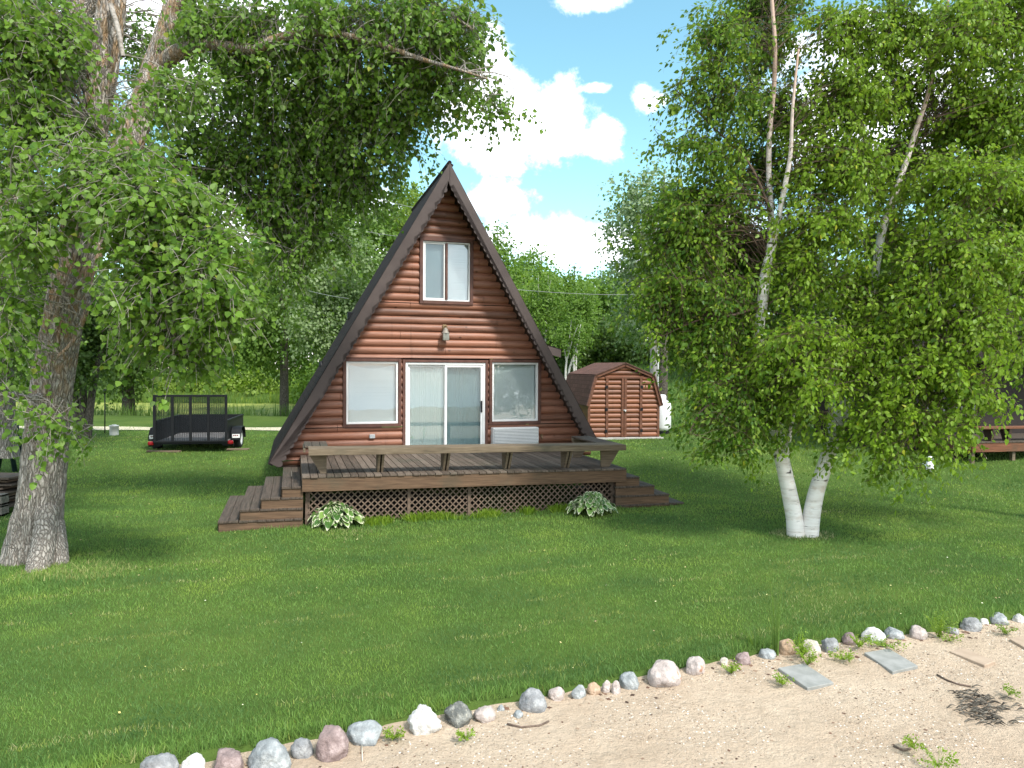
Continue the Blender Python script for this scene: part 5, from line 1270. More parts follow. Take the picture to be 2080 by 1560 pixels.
def trunk(name, paths, mat, parent, n=12, furrow=0.0, label=None, seed=1, flare=0.0):
    """one mesh of tapered stems; furrow > 0 carves bark ridges into the first stem"""
    Vs, Qs = [], []; nv = 0
    for pi, (P, r) in enumerate(paths):
        fine = furrow > 0 and pi < 3
        if fine:
            tt = np.linspace(0, len(P)-1, len(P)*9); i0 = np.minimum(tt.astype(int), len(P)-2); fr = (tt-i0)[:, None]; P = P[i0]*(1-fr)+P[i0+1]*fr; r = r[i0]*(1-fr[:, 0])+r[i0+1]*fr[:, 0]
        nn = 150 if fine else n
        d = unit(np.gradient(P, axis=0)); ref = np.array([0.0, 1.0, 0.0]); x = unit(np.cross(d, np.broadcast_to(ref, d.shape))); y = np.cross(d, x)
        a = np.linspace(0, 2*np.pi, nn, endpoint=False); A, I = np.meshgrid(a, np.arange(len(P)))
        rad = r[:, None]*np.ones_like(A); hz = P[:, 2][:, None]*np.ones_like(A)
        if fine:
            u1 = A*r.mean()*1.0/0.055; 
            warp = vnoise(A*3+7, hz*2.2, 1.0, 40+seed)*5 + vnoise(A*9, hz*7, 1.0, 41+seed)*1.6
            k_ = np.round(2*np.pi*r.mean()/0.075)
            rid = np.abs(np.sin(A*k_/2 + warp)); plates = vnoise(A*k_*0.32, hz*9, 1.0, 45+seed)
            rad = rad + furrow*(rid**0.6-0.5)*0.9 + furrow*0.7*(plates-0.5)
            g = np.clip(1-(hz-hz.min())/0.9, 0, 1)**2
            rad = rad*(1+flare*g*(0.55+0.45*np.sin(A*5+1.3)))
        V = P[:, None]+x[:, None]*(np.cos(A)*rad)[..., None]+y[:, None]*(np.sin(A)*rad)[..., None]
        idx = np.arange(V.shape[0]*nn).reshape(-1, nn); q = np.stack([idx[:-1], np.roll(idx, -1, 1)[:-1], np.roll(idx, -1, 1)[1:], idx[1:]], -1).reshape(-1, 4)
        Vs.append(V.reshape(-1, 3)); Qs.append(q+nv); nv += V.shape[0]*nn
    return np_mesh(name, np.concatenate(Vs), np.concatenate(Qs), mat, parent, None, True)
def tree_root(name, label, u, v, Y=None, group=None):
    p = ground(u, v) if Y is None else at(u, v, Y)
    p.z = gz(p.x, p.y); 
    return tag(empty(name, (0, 0, 0)), label, 'tree', group)

# ---- front cottonwood: two stems, right limb, hanging twigs
cw = tree_root('cottonwood_tree', 'big cottonwood with a pale furrowed leaning trunk in front at the left', 68, 1140)
A1 = path_px([(64, 1175, 10.3, 112), (68, 1110, 10.3, 100), (82, 1020, 10.3, 82), (90, 940, 10.3, 78), (98, 850, 10.25, 75), (109, 760, 10.2, 72), (128, 650, 10.1, 68), (148, 520, 10.0, 60), (172, 380, 10.0, 53), (192, 250, 10.0, 50), (212, 130, 10.0, 50), (228, 0, 10.0, 48), (245, -160, 10.1, 42), (260, -380, 10.2, 30)])
B1 = path_px([(140, 610, 10.4, 40), (185, 500, 10.9, 50), (235, 380, 11.2, 50), (275, 260, 11.4, 48), (312, 150, 11.6, 46), (350, 40, 11.8, 44), (378, -80, 12.0, 40), (400, -300, 12.2, 30)])
B2 = path_px([(318, 150, 11.65, 30), (352, 112, 11.5, 34), (410, 92, 11.4, 27), (470, 95, 11.3, 20), (520, 98, 11.3, 20), (560, 80, 11.3, 18), (620, 66, 11.3, 17), (690, 70, 11.3, 14), (770, 90, 11.2, 12), (850, 118, 11.1, 9), (920, 138, 11.0, 6), (990, 160, 10.9, 3)])
B3 = path_px([(255, 330, 11.5, 26), (330, 330, 12.2, 24), (420, 350, 12.8, 22), (500, 340, 13.0, 19), (590, 325, 13.2, 15), (700, 300, 13.2, 10), (800, 290, 13.0, 5)])
B4 = path_px([(360, 20, 11.8, 26), (430, -30, 11.6, 22), (560, -60, 11.6, 18), (700, -50, 11.5, 13), (850, -10, 11.4, 9), (960, 60, 11.2, 4)])
A2 = path_px([(140, 605, 9.95, 14), (170, 570, 9.7, 13), (178, 620, 9.5, 11), (150, 690, 9.4, 8), (110, 730, 9.3, 6)])
A3 = path_px([(100, 800, 10.1, 16), (60, 808, 9.8, 12), (20, 800, 9.6, 10), (-30, 805, 9.4, 8)])
A4 = path_px([(190, 250, 9.9, 18), (260, 330, 9.2, 14), (330, 400, 8.9, 11), (350, 480, 8.8, 9), (358, 600, 8.7, 7), (352, 720, 8.6, 4)])
A5 = path_px([(225, 10, 9.8, 10), (240, 60, 9.6, 10), (250, 115, 9.5, 8)])
A6 = path_px([(175, 360, 9.9, 16), (110, 400, 9.3, 12), (50, 430, 9.0, 9), (-20, 500, 8.8, 6)])
RT = path_px([(96, 1030, 10.15, 40), (90, 1100, 9.98, 46), (78, 1150, 9.8, 46), (68, 1185, 9.6, 40)])
RT2 = path_px([(112, 1060, 10.2, 34), (118, 1110, 10.1, 36), (124, 1150, 10.0, 30)])
trunk('trunk', [A1, B1], MAT['bark'], cw, 14, 0.028, None, 1, 0.22)
for q_ in (RT, RT2): trunk('root', [q_], MAT['bark'], cw, 14)
for q_ in (B2, B3, B4, A2, A3, A4, A6): trunk('limb', [q_], MAT['bark'], cw, 9)
trunk('dead_branch', [A5], MAT['twig'], cw, 8)
skA = np.concatenate([A4[0], A6[0], A1[0][30::2], A2[0], A3[0]])
skB = np.concatenate([B2[0], B3[0], B4[0], B1[0][20::2]])
nearA = [blob(60, 90, 9.2, 90, 75), blob(120, 60, 9.4, 40, 50, 0.6), blob(60, 230, 9.2, 80, 70, 0.9), blob(150, 300, 9.0, 60, 40, 0.7), blob(270, 330, 8.8, 100, 40, 1.0), blob(330, 420, 8.6, 110, 65, 1.2), blob(410, 540, 8.5, 70, 95, 1.0), blob(310, 560, 8.7, 75, 75, 0.9), blob(420, 650, 8.7, 55, 40, 0.9), blob(330, 670, 8.8, 55, 35, 0.7), blob(180, 410, 8.8, 100, 35, 0.8), blob(50, 440, 8.7, 70, 70, 0.9), blob(10, 600, 8.8, 35, 60, 0.6), blob(15, 735, 8.8, 35, 30, 0.7), blob(85, 775, 9.0, 30, 16, 0.6), blob(105, 850, 9.1, 20, 25, 0.9), blob(150, 870, 9.2, 14, 14, 0.8), blob(15, 690, 8.9, 30, 25, 0.4), blob(370, 180, 10.2, 40, 45, 0.5), blob(300, 700, 9.0, 30, 20, 0.3), blob(250, 200, 9.4, 30, 30, 0.5), blob(460, 470, 8.6, 40, 60, 0.7), blob(450, 600, 8.6, 45, 60, 0.8), blob(285, 510, 8.9, 50, 50, 0.7), blob(300, 625, 9.0, 45, 45, 0.6), blob(370, 720, 8.8, 45, 30, 0.5), blob(200, 350, 8.9, 60, 40, 0.8), blob(20, 330, 9.0, 50, 60, 0.8)]
crown(cw, nearA, 24500, 0.074, MAT['cotton'], 0.16, 0.4, skA, 11, 'heart', 0.95, (0.5, 0.3), MAT['twig'], 0.0042, 0.012, 8, 7, 0.3, 0.42, spray=0.7)
fb = [(400, 30, 40, 40, 0.8), (410, 210, 28, 40, 0.7), (385, 300, 45, 40, 0.8), (470, 330, 50, 40), (350, 200, 30, 40, 0.5), (520, 400, 45, 40, 0.8), (440, 45, 60, 40), (540, 45, 80, 55), (640, 20, 80, 50), (740, 30, 80, 55), (840, 30, 70, 55), (920, 40, 45, 60), (500, 130, 55, 50), (600, 140, 80, 55), (700, 130, 80, 55), (800, 130, 75, 60), (885, 130, 55, 60), (975, 90, 32, 60, 0.5), (985, 200, 36, 35, 0.5), (930, 220, 30, 30, 0.5), (1008, 268, 18, 8, 0.6), (440, 280, 45, 45, 0.7), (540, 230, 70, 60), (640, 230, 80, 60), (740, 220, 80, 60), (820, 225, 55, 55), (590, 320, 80, 55), (690, 310, 80, 50), (780, 300, 50, 40), (420, 370, 45, 25, 0.7), (620, 400, 70, 40), (710, 375, 60, 30), (560, 430, 25, 60, 0.8), (590, 520, 45, 60, 0.8), (650, 480, 45, 40, 0.7), (480, 210, 30, 40, 0.6), (955, 0, 20, 20, 0.7)]
farB = [blob(q[0], q[1], 11.3 + 1.5*min(1, q[1]/350), q[2], q[3], q[4] if len(q) > 4 else 1.0, 0.45) for q in fb]
crown(cw, farB, 50000, 0.075, MAT['cotton'], 0.2, 0.5, skB, 12, 'heart', 0.95, (0.42, 0.26), MAT['twig'], 0.004, 0.012, 9, 7, 0.33, 0.40, spray=0.8)
# ---- second cottonwood at the far left
c2 = tree_root('cottonwood_tree', 'cottonwood at the left edge whose trunk leans behind the big front trunk', 5, 905)
C1 = path_px([(0, 925, 17, 62), (6, 860, 17, 44), (2, 740, 17, 42), (4, 560, 16.8, 42), (22, 400, 16.5, 44), (58, 280, 16.2, 46), (105, 180, 16, 44), (150, 70, 15.8, 40), (190, -60, 15.6, 34), (215, -300, 15.5, 24)])
C2 = path_px([(60, 290, 16.2, 22), (0, 180, 15.8, 18), (-80, 60, 15.5, 12)])
trunk('trunk', [C1], MAT['bark'], c2, 14, 0.022, None, 3, 0.15); trunk('limb', [C2], MAT['bark'], c2, 9)
crown(c2, [blob(30, 30, 16.2, 110, 80), blob(160, 50, 16.6, 60, 60, 0.8), blob(-10, 160, 16, 40, 70, 0.8), blob(150, 230, 16.8, 25, 50, 0.5), blob(-20, 480, 15.8, 40, 60, 0.7), blob(70, 560, 15.5, 90, 110, 0.9), blob(300, 90, 16.5, 45, 60, 1.0), blob(270, 250, 16.5, 45, 60, 0.9), blob(440, 110, 16.8, 40, 50, 0.7), blob(130, 120, 16.9, 40, 70, 0.8), blob(20, 700, 15.8, 60, 70, 0.8)], 24000, 0.08, MAT['cotton'], 0.25, 0.45, C1[0][12::3], 13, 'heart', 0.95, (0.3, 0.22), MAT['twig'], 0.004, 0.014, 9, 5, 0.4, 0.5, spray=0.8)

# ---- birch clump
bt = tree_root('birch_tree', 'white-barked birch clump with two main stems forking from one base', 1632, 1078)
def BP(pts): return path_px([(u, v, Y, w) for u, v, Y, w in pts])
Y0 = 11.95
S1 = BP([(1617, 1090, Y0, 36), (1613, 1050, Y0, 33), (1603, 1000, Y0, 31), (1590, 940, Y0, 29), (1580, 890, Y0, 28), (1568, 820, Y0, 25), (1552, 750, Y0, 22), (1542, 680, Y0, 21), (1548, 620, Y0, 21), (1555, 560, Y0, 22), (1566, 500, Y0, 17), (1566, 430, Y0+.1, 12), (1562, 360, Y0+.1, 11), (1563, 270, Y0+.1, 10), (1572, 180, Y0+.1, 9), (1574, 90, Y0, 8), (1568, 0, Y0, 7), (1562, -140, Y0, 5), (1560, -300, Y0, 2)])
S1b = BP([(1566, 520, Y0, 14), (1580, 450, Y0-.1, 11), (1596, 370, Y0-.2, 10), (1606, 310, Y0-.3, 8), (1610, 220, Y0-.4, 6), (1622, 100, Y0-.4, 4)])
S2 = BP([(1643, 1092, Y0, 38), (1648, 1050, Y0, 34), (1658, 1000, Y0, 31), (1674, 950, Y0, 29), (1692, 895, Y0, 28), (1715, 830, Y0+.1, 23), (1742, 770, Y0+.2, 20), (1762, 690, Y0+.3, 17), (1772, 610, Y0+.3, 17), (1780, 540, Y0+.3, 15), (1792, 470, Y0+.3, 15), (1812, 410, Y0+.3, 12), (1840, 330, Y0+.3, 11), (1862, 260, Y0+.3, 10), (1885, 190, Y0+.3, 8), (1905, 100, Y0+.3, 7), (1930, -20, Y0+.3, 5), (1950, -160, Y0+.3, 2)])
S3 = BP([(1597, 930, Y0-.1, 10), (1602, 900, Y0-.2, 9), (1608, 860, Y0-.3, 7), (1630, 770, Y0-.5, 5)])
S4 = BP([(1680, 930, Y0+.1, 16), (1688, 880, Y0+.3, 15), (1690, 810, Y0+.5, 12), (1690, 720, Y0+.7, 9), (1690, 620, Y0+.8, 7), (1700, 500, Y0+.8, 5)])
L1 = BP([(1548, 620, Y0, 8), (1490, 640, Y0-.2, 6), (1420, 650, Y0-.3, 4), (1330, 690, Y0-.4, 2)])
L2 = BP([(1772, 620, Y0+.3, 9), (1850, 540, Y0, 7), (1940, 470, Y0-.3, 5), (2040, 400, Y0-.6, 3)])
L3 = BP([(1742, 770, Y0+.2, 9), (1830, 720, Y0-.2, 7), (1920, 720, Y0-.5, 5), (2010, 780, Y0-.7, 2)])
L4 = BP([(1780, 400, Y0+.6, 8), (1765, 330, Y0+.6, 7), (1750, 250, Y0+.6, 5), (1740, 120, Y0+.6, 3)])
L5 = BP([(1566, 430, Y0, 7), (1520, 330, Y0, 5), (1450, 260, Y0, 4), (1370, 180, Y0-.1, 2)])
L6 = BP([(1560, 800, Y0, 8), (1500, 800, Y0-.5, 6), (1430, 830, Y0-.8, 4), (1400, 880, Y0-.9, 2)])
L7 = BP([(1695, 890, Y0, 8), (1760, 850, Y0-.5, 6), (1840, 860, Y0-.8, 4), (1900, 900, Y0-1, 2)])
trunk('trunk', [S1, S1b, S3], MAT['birchbark'], bt, 14)
trunk('trunk', [S2, S4], MAT['birchbark'], bt, 14)
MAT['redbark'] = noisy('young_birch_bark', (0.06, 0.04, 0.025), (0.13, 0.085, 0.055), 14, (1, 1, 4), 0.7)
for q_ in (L1, L2, L3, L4, L5, L6, L7): trunk('limb', [q_], MAT['redbark'], bt, 7)
skT = np.concatenate([q[0][::1] for q in (L1, L2, L3, L4, L5, L6, L7, S1b, S4)] + [S1[0][30::1], S2[0][30::1]])
leftC = [blob(1560, -20, 12, 100, 90), blob(1470, 60, 11.9, 70, 60, 0.8), blob(1560, 100, 12, 80, 80, 1.0), blob(1430, 140, 11.9, 70, 45, 0.7), blob(1380, 165, 11.8, 40, 22, 0.5), blob(1480, 200, 12, 90, 70, 1.0), blob(1400, 230, 11.9, 55, 35, 0.6), blob(1590, 230, 12, 70, 80, 1.0), blob(1440, 300, 11.9, 90, 45, 0.8), blob(1350, 290, 11.8, 40, 30, 0.45), blob(1540, 340, 12.2, 90, 70, 1.0), blob(1440, 400, 12.2, 110, 60, 1.2), blob(1380, 470, 12.0, 100, 70, 1.3), blob(1490, 500, 12.3, 100, 80, 1.2), blob(1365, 570, 11.8, 70, 50, 1.1), blob(1440, 600, 12, 110, 80, 1.3), blob(1335, 640, 11.6, 45, 35, 0.7), blob(1445, 700, 11.8, 75, 55, 1.2), blob(1530, 690, 12, 80, 80, 1.2), blob(1480, 790, 11.4, 70, 50, 1.2), blob(1560, 790, 11.6, 80, 60, 1.2), blob(1455, 855, 11.2, 45, 30, 1.0), blob(1500, 880, 11.3, 55, 35, 1.0), blob(1485, 915, 11.2, 25, 20, 0.9), blob(1550, 850, 11.8, 40, 60, 0.5), blob(1270, 610, 11.8, 30, 30, 0.5), blob(1290, 400, 11.9, 22, 30, 0.3)]
rightC = [blob(1700, 60, 12, 80, 80, 1.0), blob(1820, 40, 12.1, 90, 90, 1.0), blob(1940, 80, 12, 110, 110), blob(1720, 200, 12, 90, 80, 1.4), blob(1830, 180, 12.1, 90, 80, 1.0), blob(1950, 240, 11.8, 110, 110, 1.1), blob(1700, 330, 11.8, 100, 80, 1.5), blob(1800, 330, 12.3, 100, 90, 1.1), blob(1930, 380, 11.6, 110, 90, 1.2), blob(1680, 450, 11.6, 100, 70, 1.2), blob(1820, 480, 12.2, 80, 80, 1.0), blob(1950, 520, 11.4, 120, 90, 1.2), blob(1640, 560, 11.8, 80, 80, 1.0), blob(1730, 590, 11.5, 100, 80, 1.2), blob(1860, 620, 11.5, 100, 80, 1.2), blob(1980, 650, 11.2, 100, 80, 1.2), blob(1640, 690, 11.3, 110, 60, 1.3), blob(1640, 760, 11.2, 90, 60, 1.2), blob(1780, 720, 11.6, 80, 70, 1.2), blob(1880, 760, 11.2, 100, 70, 1.2), blob(1960, 780, 11.0, 75, 55, 1.0), blob(1640, 850, 11.5, 60, 45, 0.8), blob(1770, 830, 11.4, 80, 55, 1.2), blob(1870, 860, 11.0, 90, 50, 1.2), blob(1800, 900, 11.1, 60, 30, 1.0), blob(1960, 860, 10.9, 55, 35, 0.9), blob(1835, 945, 11.0, 22, 22, 0.9), blob(1915, 905, 10.9, 35, 28, 0.7), blob(1680, 880, 11.8, 40, 30, 0.6)]
STEM = [(1574, 0), (1573, 150), (1562, 300), (1562, 420), (1566, 500), (1555, 570), (1545, 650), (1600, 360), (1885, 190), (1840, 330), (1805, 430), (1785, 520), (1772, 620), (1765, 680)]
def clear(bl, px):
    out = []
    for (c, r, w_) in bl:
        u = 1040 + F*c[0]/c[1]; v = 744 - F*(c[2]-CAMZ)/c[1]
        if v < 690 and min(math.hypot(u-a, v-b) for a, b in STEM) < px: c = c*1.0; f = (c[1]+0.85)/c[1]; c = np.array([c[0]*f, c[1]*f, CAMZ+(c[2]-CAMZ)*f])
        r = r - np.array([0.11, 0.1, 0.11]); r = np.maximum(r, 0.08)
        out.append((c, r, w_))
    return out
leftC = clear(leftC, 95); rightC = clear(rightC, 80)
kw = dict(rc=0.13, droop=0.5, skel=skT, shape='oval', wr=0.72, twig=MAT['redbark'], twig_r=0.0026, limb_r=0.0065, per_twig=9, per_cluster=8, tw_len=0.28, shell=0.42, windx=-0.2, spray=0.9, flat=0.3)
crown(bt, leftC, 54000, 0.08, MAT['birch'], seed=31, tint=(0.2, 0.2), **kw)
crown(bt, rightC, 74000, 0.084, MAT['birch'], seed=32, tint=(0.56, 0.28), **kw)
b2 = tree_root('birch_tree', 'leafy birch cut off by the right edge of the photo', 2200, 1000)
R1 = path_px([(2190, 1010, 13, 30), (2170, 700, 13, 26), (2140, 400, 13, 20), (2110, 100, 13, 12), (2090, -200, 13, 6)])
trunk('trunk', [R1], MAT['birchbark'], b2, 12)
crown(b2, [blob(2070, 40, 12.5, 90, 110), blob(2080, 220, 12.3, 90, 100), blob(2090, 400, 12, 80, 100), blob(2090, 560, 11.8, 80, 90), blob(2130, 700, 12, 70, 80), blob(2000, -20, 12.5, 80, 70)], 22000, 0.088, MAT['birch'], seed=33, tint=(0.5, 0.25), **{**kw, 'skel': R1[0][8::3]})

# ---- generic background tree
def bgtree(name, label, u, Y, vtop, vbot, w, mat, n, size, seed, trunk_w=14, v_base=None, group=None, bark='darkbark', tint=(0.4, 0.25), lobes=9, stems=1, droop=0.25, dens=0.5, lean=0, cat='tree'):
    rr = random.Random(seed)
    base = at(u, 780, Y); base.z = gz(base.x, base.y)
    root = tag(empty(name, base), label, cat, group)
    top = at(u+lean, vtop, Y); cen_v = (vtop+vbot)/2; hv = (vbot-vtop)/2
    bl = []
    for i in range(lobes):
        q = (i+0.5)/lobes; vv = vtop + hv*2*(0.12+0.76*q); ww = w/2*math.sqrt(max(0.12, 1-((vv-cen_v)/hv*0.92)**2))
        uu = u + lean*(1-q) + rr.uniform(-0.75, 0.75)*ww; Yb = Y + rr.uniform(-0.5, 0.5)*w*Y/F
        s_ = rr.uniform(0.3, 0.55)
        bl.append(blob(uu, vv, Yb, w/2*s_, min(hv*0.55, w/2*s_*rr.uniform(0.6, 0.95)), rr.uniform(0.7, 1.2)))
    bl.append(blob(u+lean*0.5, cen_v, Y, w*0.28, hv*0.75, 0.9))
    bl = [(b[0]-np.array(base), b[1], b[2]) for b in bl]
    k = Y/F; paths = []
    for s_ in range(stems):
        ang = (s_-(stems-1)/2)*0.9
        P = [np.array((ang*0.1, 0, -0.3)), np.array((ang*0.5*trunk_w*k*3, 0.1*rr.uniform(-1, 1), (top.z-base.z)*0.3)), np.array((lean*k*0.6+ang*1.2*trunk_w*k*3, 0.2*rr.uniform(-1, 1), (top.z-base.z)*0.62)), np.array((lean*k+ang*1.5*trunk_w*k*3, 0, (top.z-base.z)*0.95))]
        paths.append(smooth_path(P, np.array([1.15, 0.9, 0.55, 0.12])*trunk_w*k/2))
    sk = np.concatenate([q[0][4:] for q in paths])
    # limbs
    for i in range(5):
        b = bl[rr.randrange(len(bl))]; j = int(len(paths[0][0])*rr.uniform(0.35, 0.7)); P0 = paths[0][0][j]
        paths.append(smooth_path([P0, (P0+b[0])/2+np.array((0, 0, 0.3*rr.random())), b[0]], np.array([0.4, 0.25, 0.08])*trunk_w*k/2))
    trunk('trunk', paths, MAT[bark], root, 10)
    crown(root, bl, n, size, mat, rc=size*3.2, droop=droop, skel=sk, seed=seed, shape='kite', wr=0.85, tint=tint, twig=None, per_twig=8, per_cluster=6, tw_len=size*5, shell=dens)
    return root
# left side, beyond the lawn
bgtree('maple_tree', 'round maple with a straight grey trunk standing right of the trailer', 577, 36, 400, 775, 270, MAT['oak'], 26000, 0.17, 51, 18, tint=(0.15, 0.18), lobes=18)
bgtree('silver_maple_tree', 'silver maple with pale sparkling leaves just left of the cabin roof', 680, 33, 480, 745, 170, MAT['maple'], 16000, 0.15, 52, 12, tint=(0.45, 0.3), lobes=12)
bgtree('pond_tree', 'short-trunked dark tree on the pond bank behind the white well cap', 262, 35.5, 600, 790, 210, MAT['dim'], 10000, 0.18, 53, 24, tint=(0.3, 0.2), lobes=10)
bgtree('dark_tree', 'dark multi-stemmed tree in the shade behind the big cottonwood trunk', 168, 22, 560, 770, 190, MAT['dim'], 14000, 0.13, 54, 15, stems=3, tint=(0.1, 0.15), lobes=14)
far = 'trees beyond the pond'
for i, (u, Y, vt, vb, w, mt, lab, tn) in enumerate([
  (20, 66, 420, 800, 190, 'dim', 'dark tree beyond the pond at the far left edge', 0.3), (150, 70, 380, 800, 200, 'oak', 'tall green tree beyond the pond behind the big cottonwood trunk', 0.35),
  (290, 64, 430, 790, 190, 'dim', 'dark tree beyond the pond above the short-trunked pond tree', 0.3), (405, 62, 420, 790, 180, 'oak', 'green tree beyond the pond above the trailer gate', 0.35),
  (500, 66, 480, 790, 170, 'dim', 'shadowy tree beyond the pond between trailer and maple trunk', 0.35), (640, 70, 400, 790, 230, 'dim', 'tall tree beyond the pond behind the round maple', 0.5),
  (760, 60, 470, 780, 180, 'dim', 'dark tree beyond the pond hidden partly by the cabin roof', 0.35)]):
    bgtree('pond_side_tree', lab, u, Y, vt, vb, w, MAT[mt], 9000, 0.34, 60+i, 10, group=far, tint=(tn, 0.25), lobes=12)
bgtree('aspen_tree', 'yellow-green tree rising just left of the cabin peak', 838, 42, 345, 640, 140, MAT['lime'], 9000, 0.2, 71, 8, tint=(0.25, 0.3))
bgtree('aspen_tree', 'mid green tree behind the middle of the left roof slope', 745, 40, 375, 720, 190, MAT['oak'], 15000, 0.2, 72, 8, tint=(0.25, 0.25), lobes=14)
bush = 'bushes along the pond'
for i, (u, Y, vt, vb, w, mt, lab, tn) in enumerate([
  (455, 57, 752, 815, 80, 'lime', 'bright yellow-green bush beyond the trailer', 0.55), (395, 58, 770, 815, 90, 'lime', 'bright green bush behind the trailer gate', 0.25),
  (535, 57, 762, 818, 90, 'lime', 'leafy green bush between trailer and maple trunk', 0.3), (612, 55, 775, 812, 60, 'lime', 'small bright bush right of the maple trunk', 0.45),
  (330, 58, 778, 815, 80, 'lime', 'bright bush left of the trailer gate across the pond', 0.3), (640, 50, 760, 812, 60, 'oak', 'darker bush against the left edge of the cabin roof', 0.6), (80, 60, 775, 815, 110, 'oak', 'dull green bush beyond the pond at the far left', 0.6), (490, 60, 735, 800, 110, 'oak', 'mid green bush behind the bright bushes by the trailer', 0.6)]):
    bgtree('bush', lab, u, Y, vt, vb, w, MAT[mt], 2600, 0.26, 80+i, 4, group=bush, tint=(tn, 0.3), lobes=7, cat='bush')
# right side
bgtree('young_tree', 'slim leafy tree peeking out right of the upper cabin roof', 1022, 45, 440, 700, 70, MAT['oak'], 4500, 0.2, 90, 6, tint=(0.5, 0.25), lean=-14)
hill = 'trees on the wooded rise'
for i, (u, Y, vt, vb, w, mt, lab, tn) in enumerate([
  (1098, 84, 498, 700, 130, 'oak', 'round-topped oak highest on the wooded rise', 0.55), (1045, 80, 525, 720, 90, 'oak', 'oak on the rise right behind the cabin roof edge', 0.45), (1165, 86, 530, 710, 110, 'oak', 'greyish oak on the rise right of the round-topped oak', 0.4),
  (1235, 82, 545, 720, 110, 'oak', 'oak on the rise partly behind the birch leaves', 0.5), (1060, 62, 560, 740, 60, 'lime', 'yellow-green small tree close to the right roof edge', 0.1), (1215, 60, 570, 740, 90, 'oak', 'leafy tree above the barn shed roof', 0.35)]):
    bgtree('hill_tree', lab, u, Y, vt, vb, w, MAT[mt], 7000, 0.36, 100+i, 9, group=hill, tint=(tn, 0.25), lobes=11)
MAT['paletrunk'] = noisy('pale_bark', (0.4, 0.39, 0.36), (0.62, 0.6, 0.56), 8, (1, 1, 3), 0.8)
slim = 'slim white-stemmed birches behind the shed'
bgtree('slim_birch', 'slim forked birch with bright leaves right of the cabin roof', 1102, 50, 545, 690, 66, MAT['oak'], 4600, 0.17, 110, 5, group=slim, bark='paletrunk', tint=(0.75, 0.16), stems=2)
bgtree('slim_birch', 'slim birch with a yellowish top left of the utility pole', 1168, 49, 575, 700, 64, MAT['oak'], 4600, 0.17, 111, 4, group=slim, bark='paletrunk', tint=(0.75, 0.16), stems=2, lean=10)
bgtree('slim_birch', 'leaning bare-stemmed birch above the left side of the shed roof', 1152, 44, 640, 715, 50, MAT['oak'], 2000, 0.15, 112, 5, group=slim, bark='paletrunk', tint=(0.5, 0.2), stems=2, lean=18)
under = 'dark understory trees behind the shed'
for i, (u, Y, vt, vb, w, lab, tn) in enumerate([
  (1095, 53, 650, 830, 90, 'shaded leafy tree low behind the cabin roof edge', 0.6), (1160, 52, 680, 830, 90, 'dark shaded tree behind the shed ridge', 0.4), (1225, 54, 640, 830, 110, 'deep shaded tree left of the utility pole', 0.25),
  (1300, 52, 640, 820, 110, 'deep shaded tree behind the utility pole', 0.2), (1385, 54, 600, 800, 130, 'shaded tree right of the utility pole behind birch leaves', 0.3)]):
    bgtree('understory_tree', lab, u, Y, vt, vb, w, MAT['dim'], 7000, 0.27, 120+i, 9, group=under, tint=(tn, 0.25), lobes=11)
bgtree('silver_maple_tree', 'silvery maple showing left of the birch crown against the sky', 1345, 30, 330, 720, 210, MAT['pale'], 17000, 0.15, 130, 22, tint=(0.4, 0.28), lobes=18)
back = 'trees behind the right lawn'
for i, (u, Y, vt, vb, w, lab) in enumerate([(1480, 44, 420, 830, 200, 'broad tree behind the left birch stem'), (1640, 42, 430, 840, 210, 'broad tree straight behind the forked birch'), (1800, 43, 400, 840, 220, 'broad tree behind the right birch stem'), (1960, 40, 300, 830, 230, 'tall tree rising behind the dark cabin'), (2120, 40, 150, 830, 230, 'tall tree behind the dark cabin at the right edge')]):
    bgtree('lawn_tree', lab, u, Y, vt, vb, w, MAT['dim'], 9500, 0.27, 140+i, 16, group=back, tint=(0.4, 0.3), lobes=14)
# far wood as one mass
root = tag(empty('far_wood', (0, 0, 0)), 'dense distant wood closing the view behind all other trees', 'wood', kind='stuff')
rr = random.Random(5); bl = []
for u in range(-500, 2700, 75):
    Y = 95 + rr.uniform(-5, 8); bl.append(blob(u, 640 + rr.uniform(-20, 20) + (40 if 950 < u < 1300 else 0), Y, 70, 90 + rr.uniform(0, 25), 1)); bl.append(blob(u+30, 730, Y-8, 70, 70, 1))
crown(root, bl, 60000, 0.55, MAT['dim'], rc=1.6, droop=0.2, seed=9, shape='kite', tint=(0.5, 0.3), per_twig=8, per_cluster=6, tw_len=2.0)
for ch in root.children: ch['kind'] = 'stuff'

# ---------------------------------------------------------------- sky, sun, render
SUN_EL, SUN_AZ = R(50), R(42)      # azimuth from -Y (behind the camera) towards +X
w = bpy.data.worlds.new('World'); SC.world = w; w.use_nodes = True; nt = w.node_tree; nt.nodes.clear(); h = N(nt)
sky = h.n('ShaderNodeTexSky', sky_type='NISHITA', sun_disc=False); sky.sun_elevation = SUN_EL; sky.sun_rotation = math.pi - SUN_AZ
sky.air_density = 1.0; sky.dust_density = 0.6; sky.ozone_density = 1.0; sky.altitude = 100
hs = h.n('ShaderNodeHueSaturation'); hs.inputs['Hue'].default_value = 0.462; hs.inputs['Saturation'].default_value = 1.05; h.l(sky.outputs[0], hs.inputs['Color'])
bg1 = h.n('ShaderNodeBackground'); bg1.inputs['Strength'].default_value = 0.13; h.l(hs.outputs[0], bg1.inputs['Color'])
bg2 = h.n('ShaderNodeBackground'); bg2.inputs['Strength'].default_value = 1.0
tc = h.n('ShaderNodeTexCoord'); d = tc.outputs['Generated']
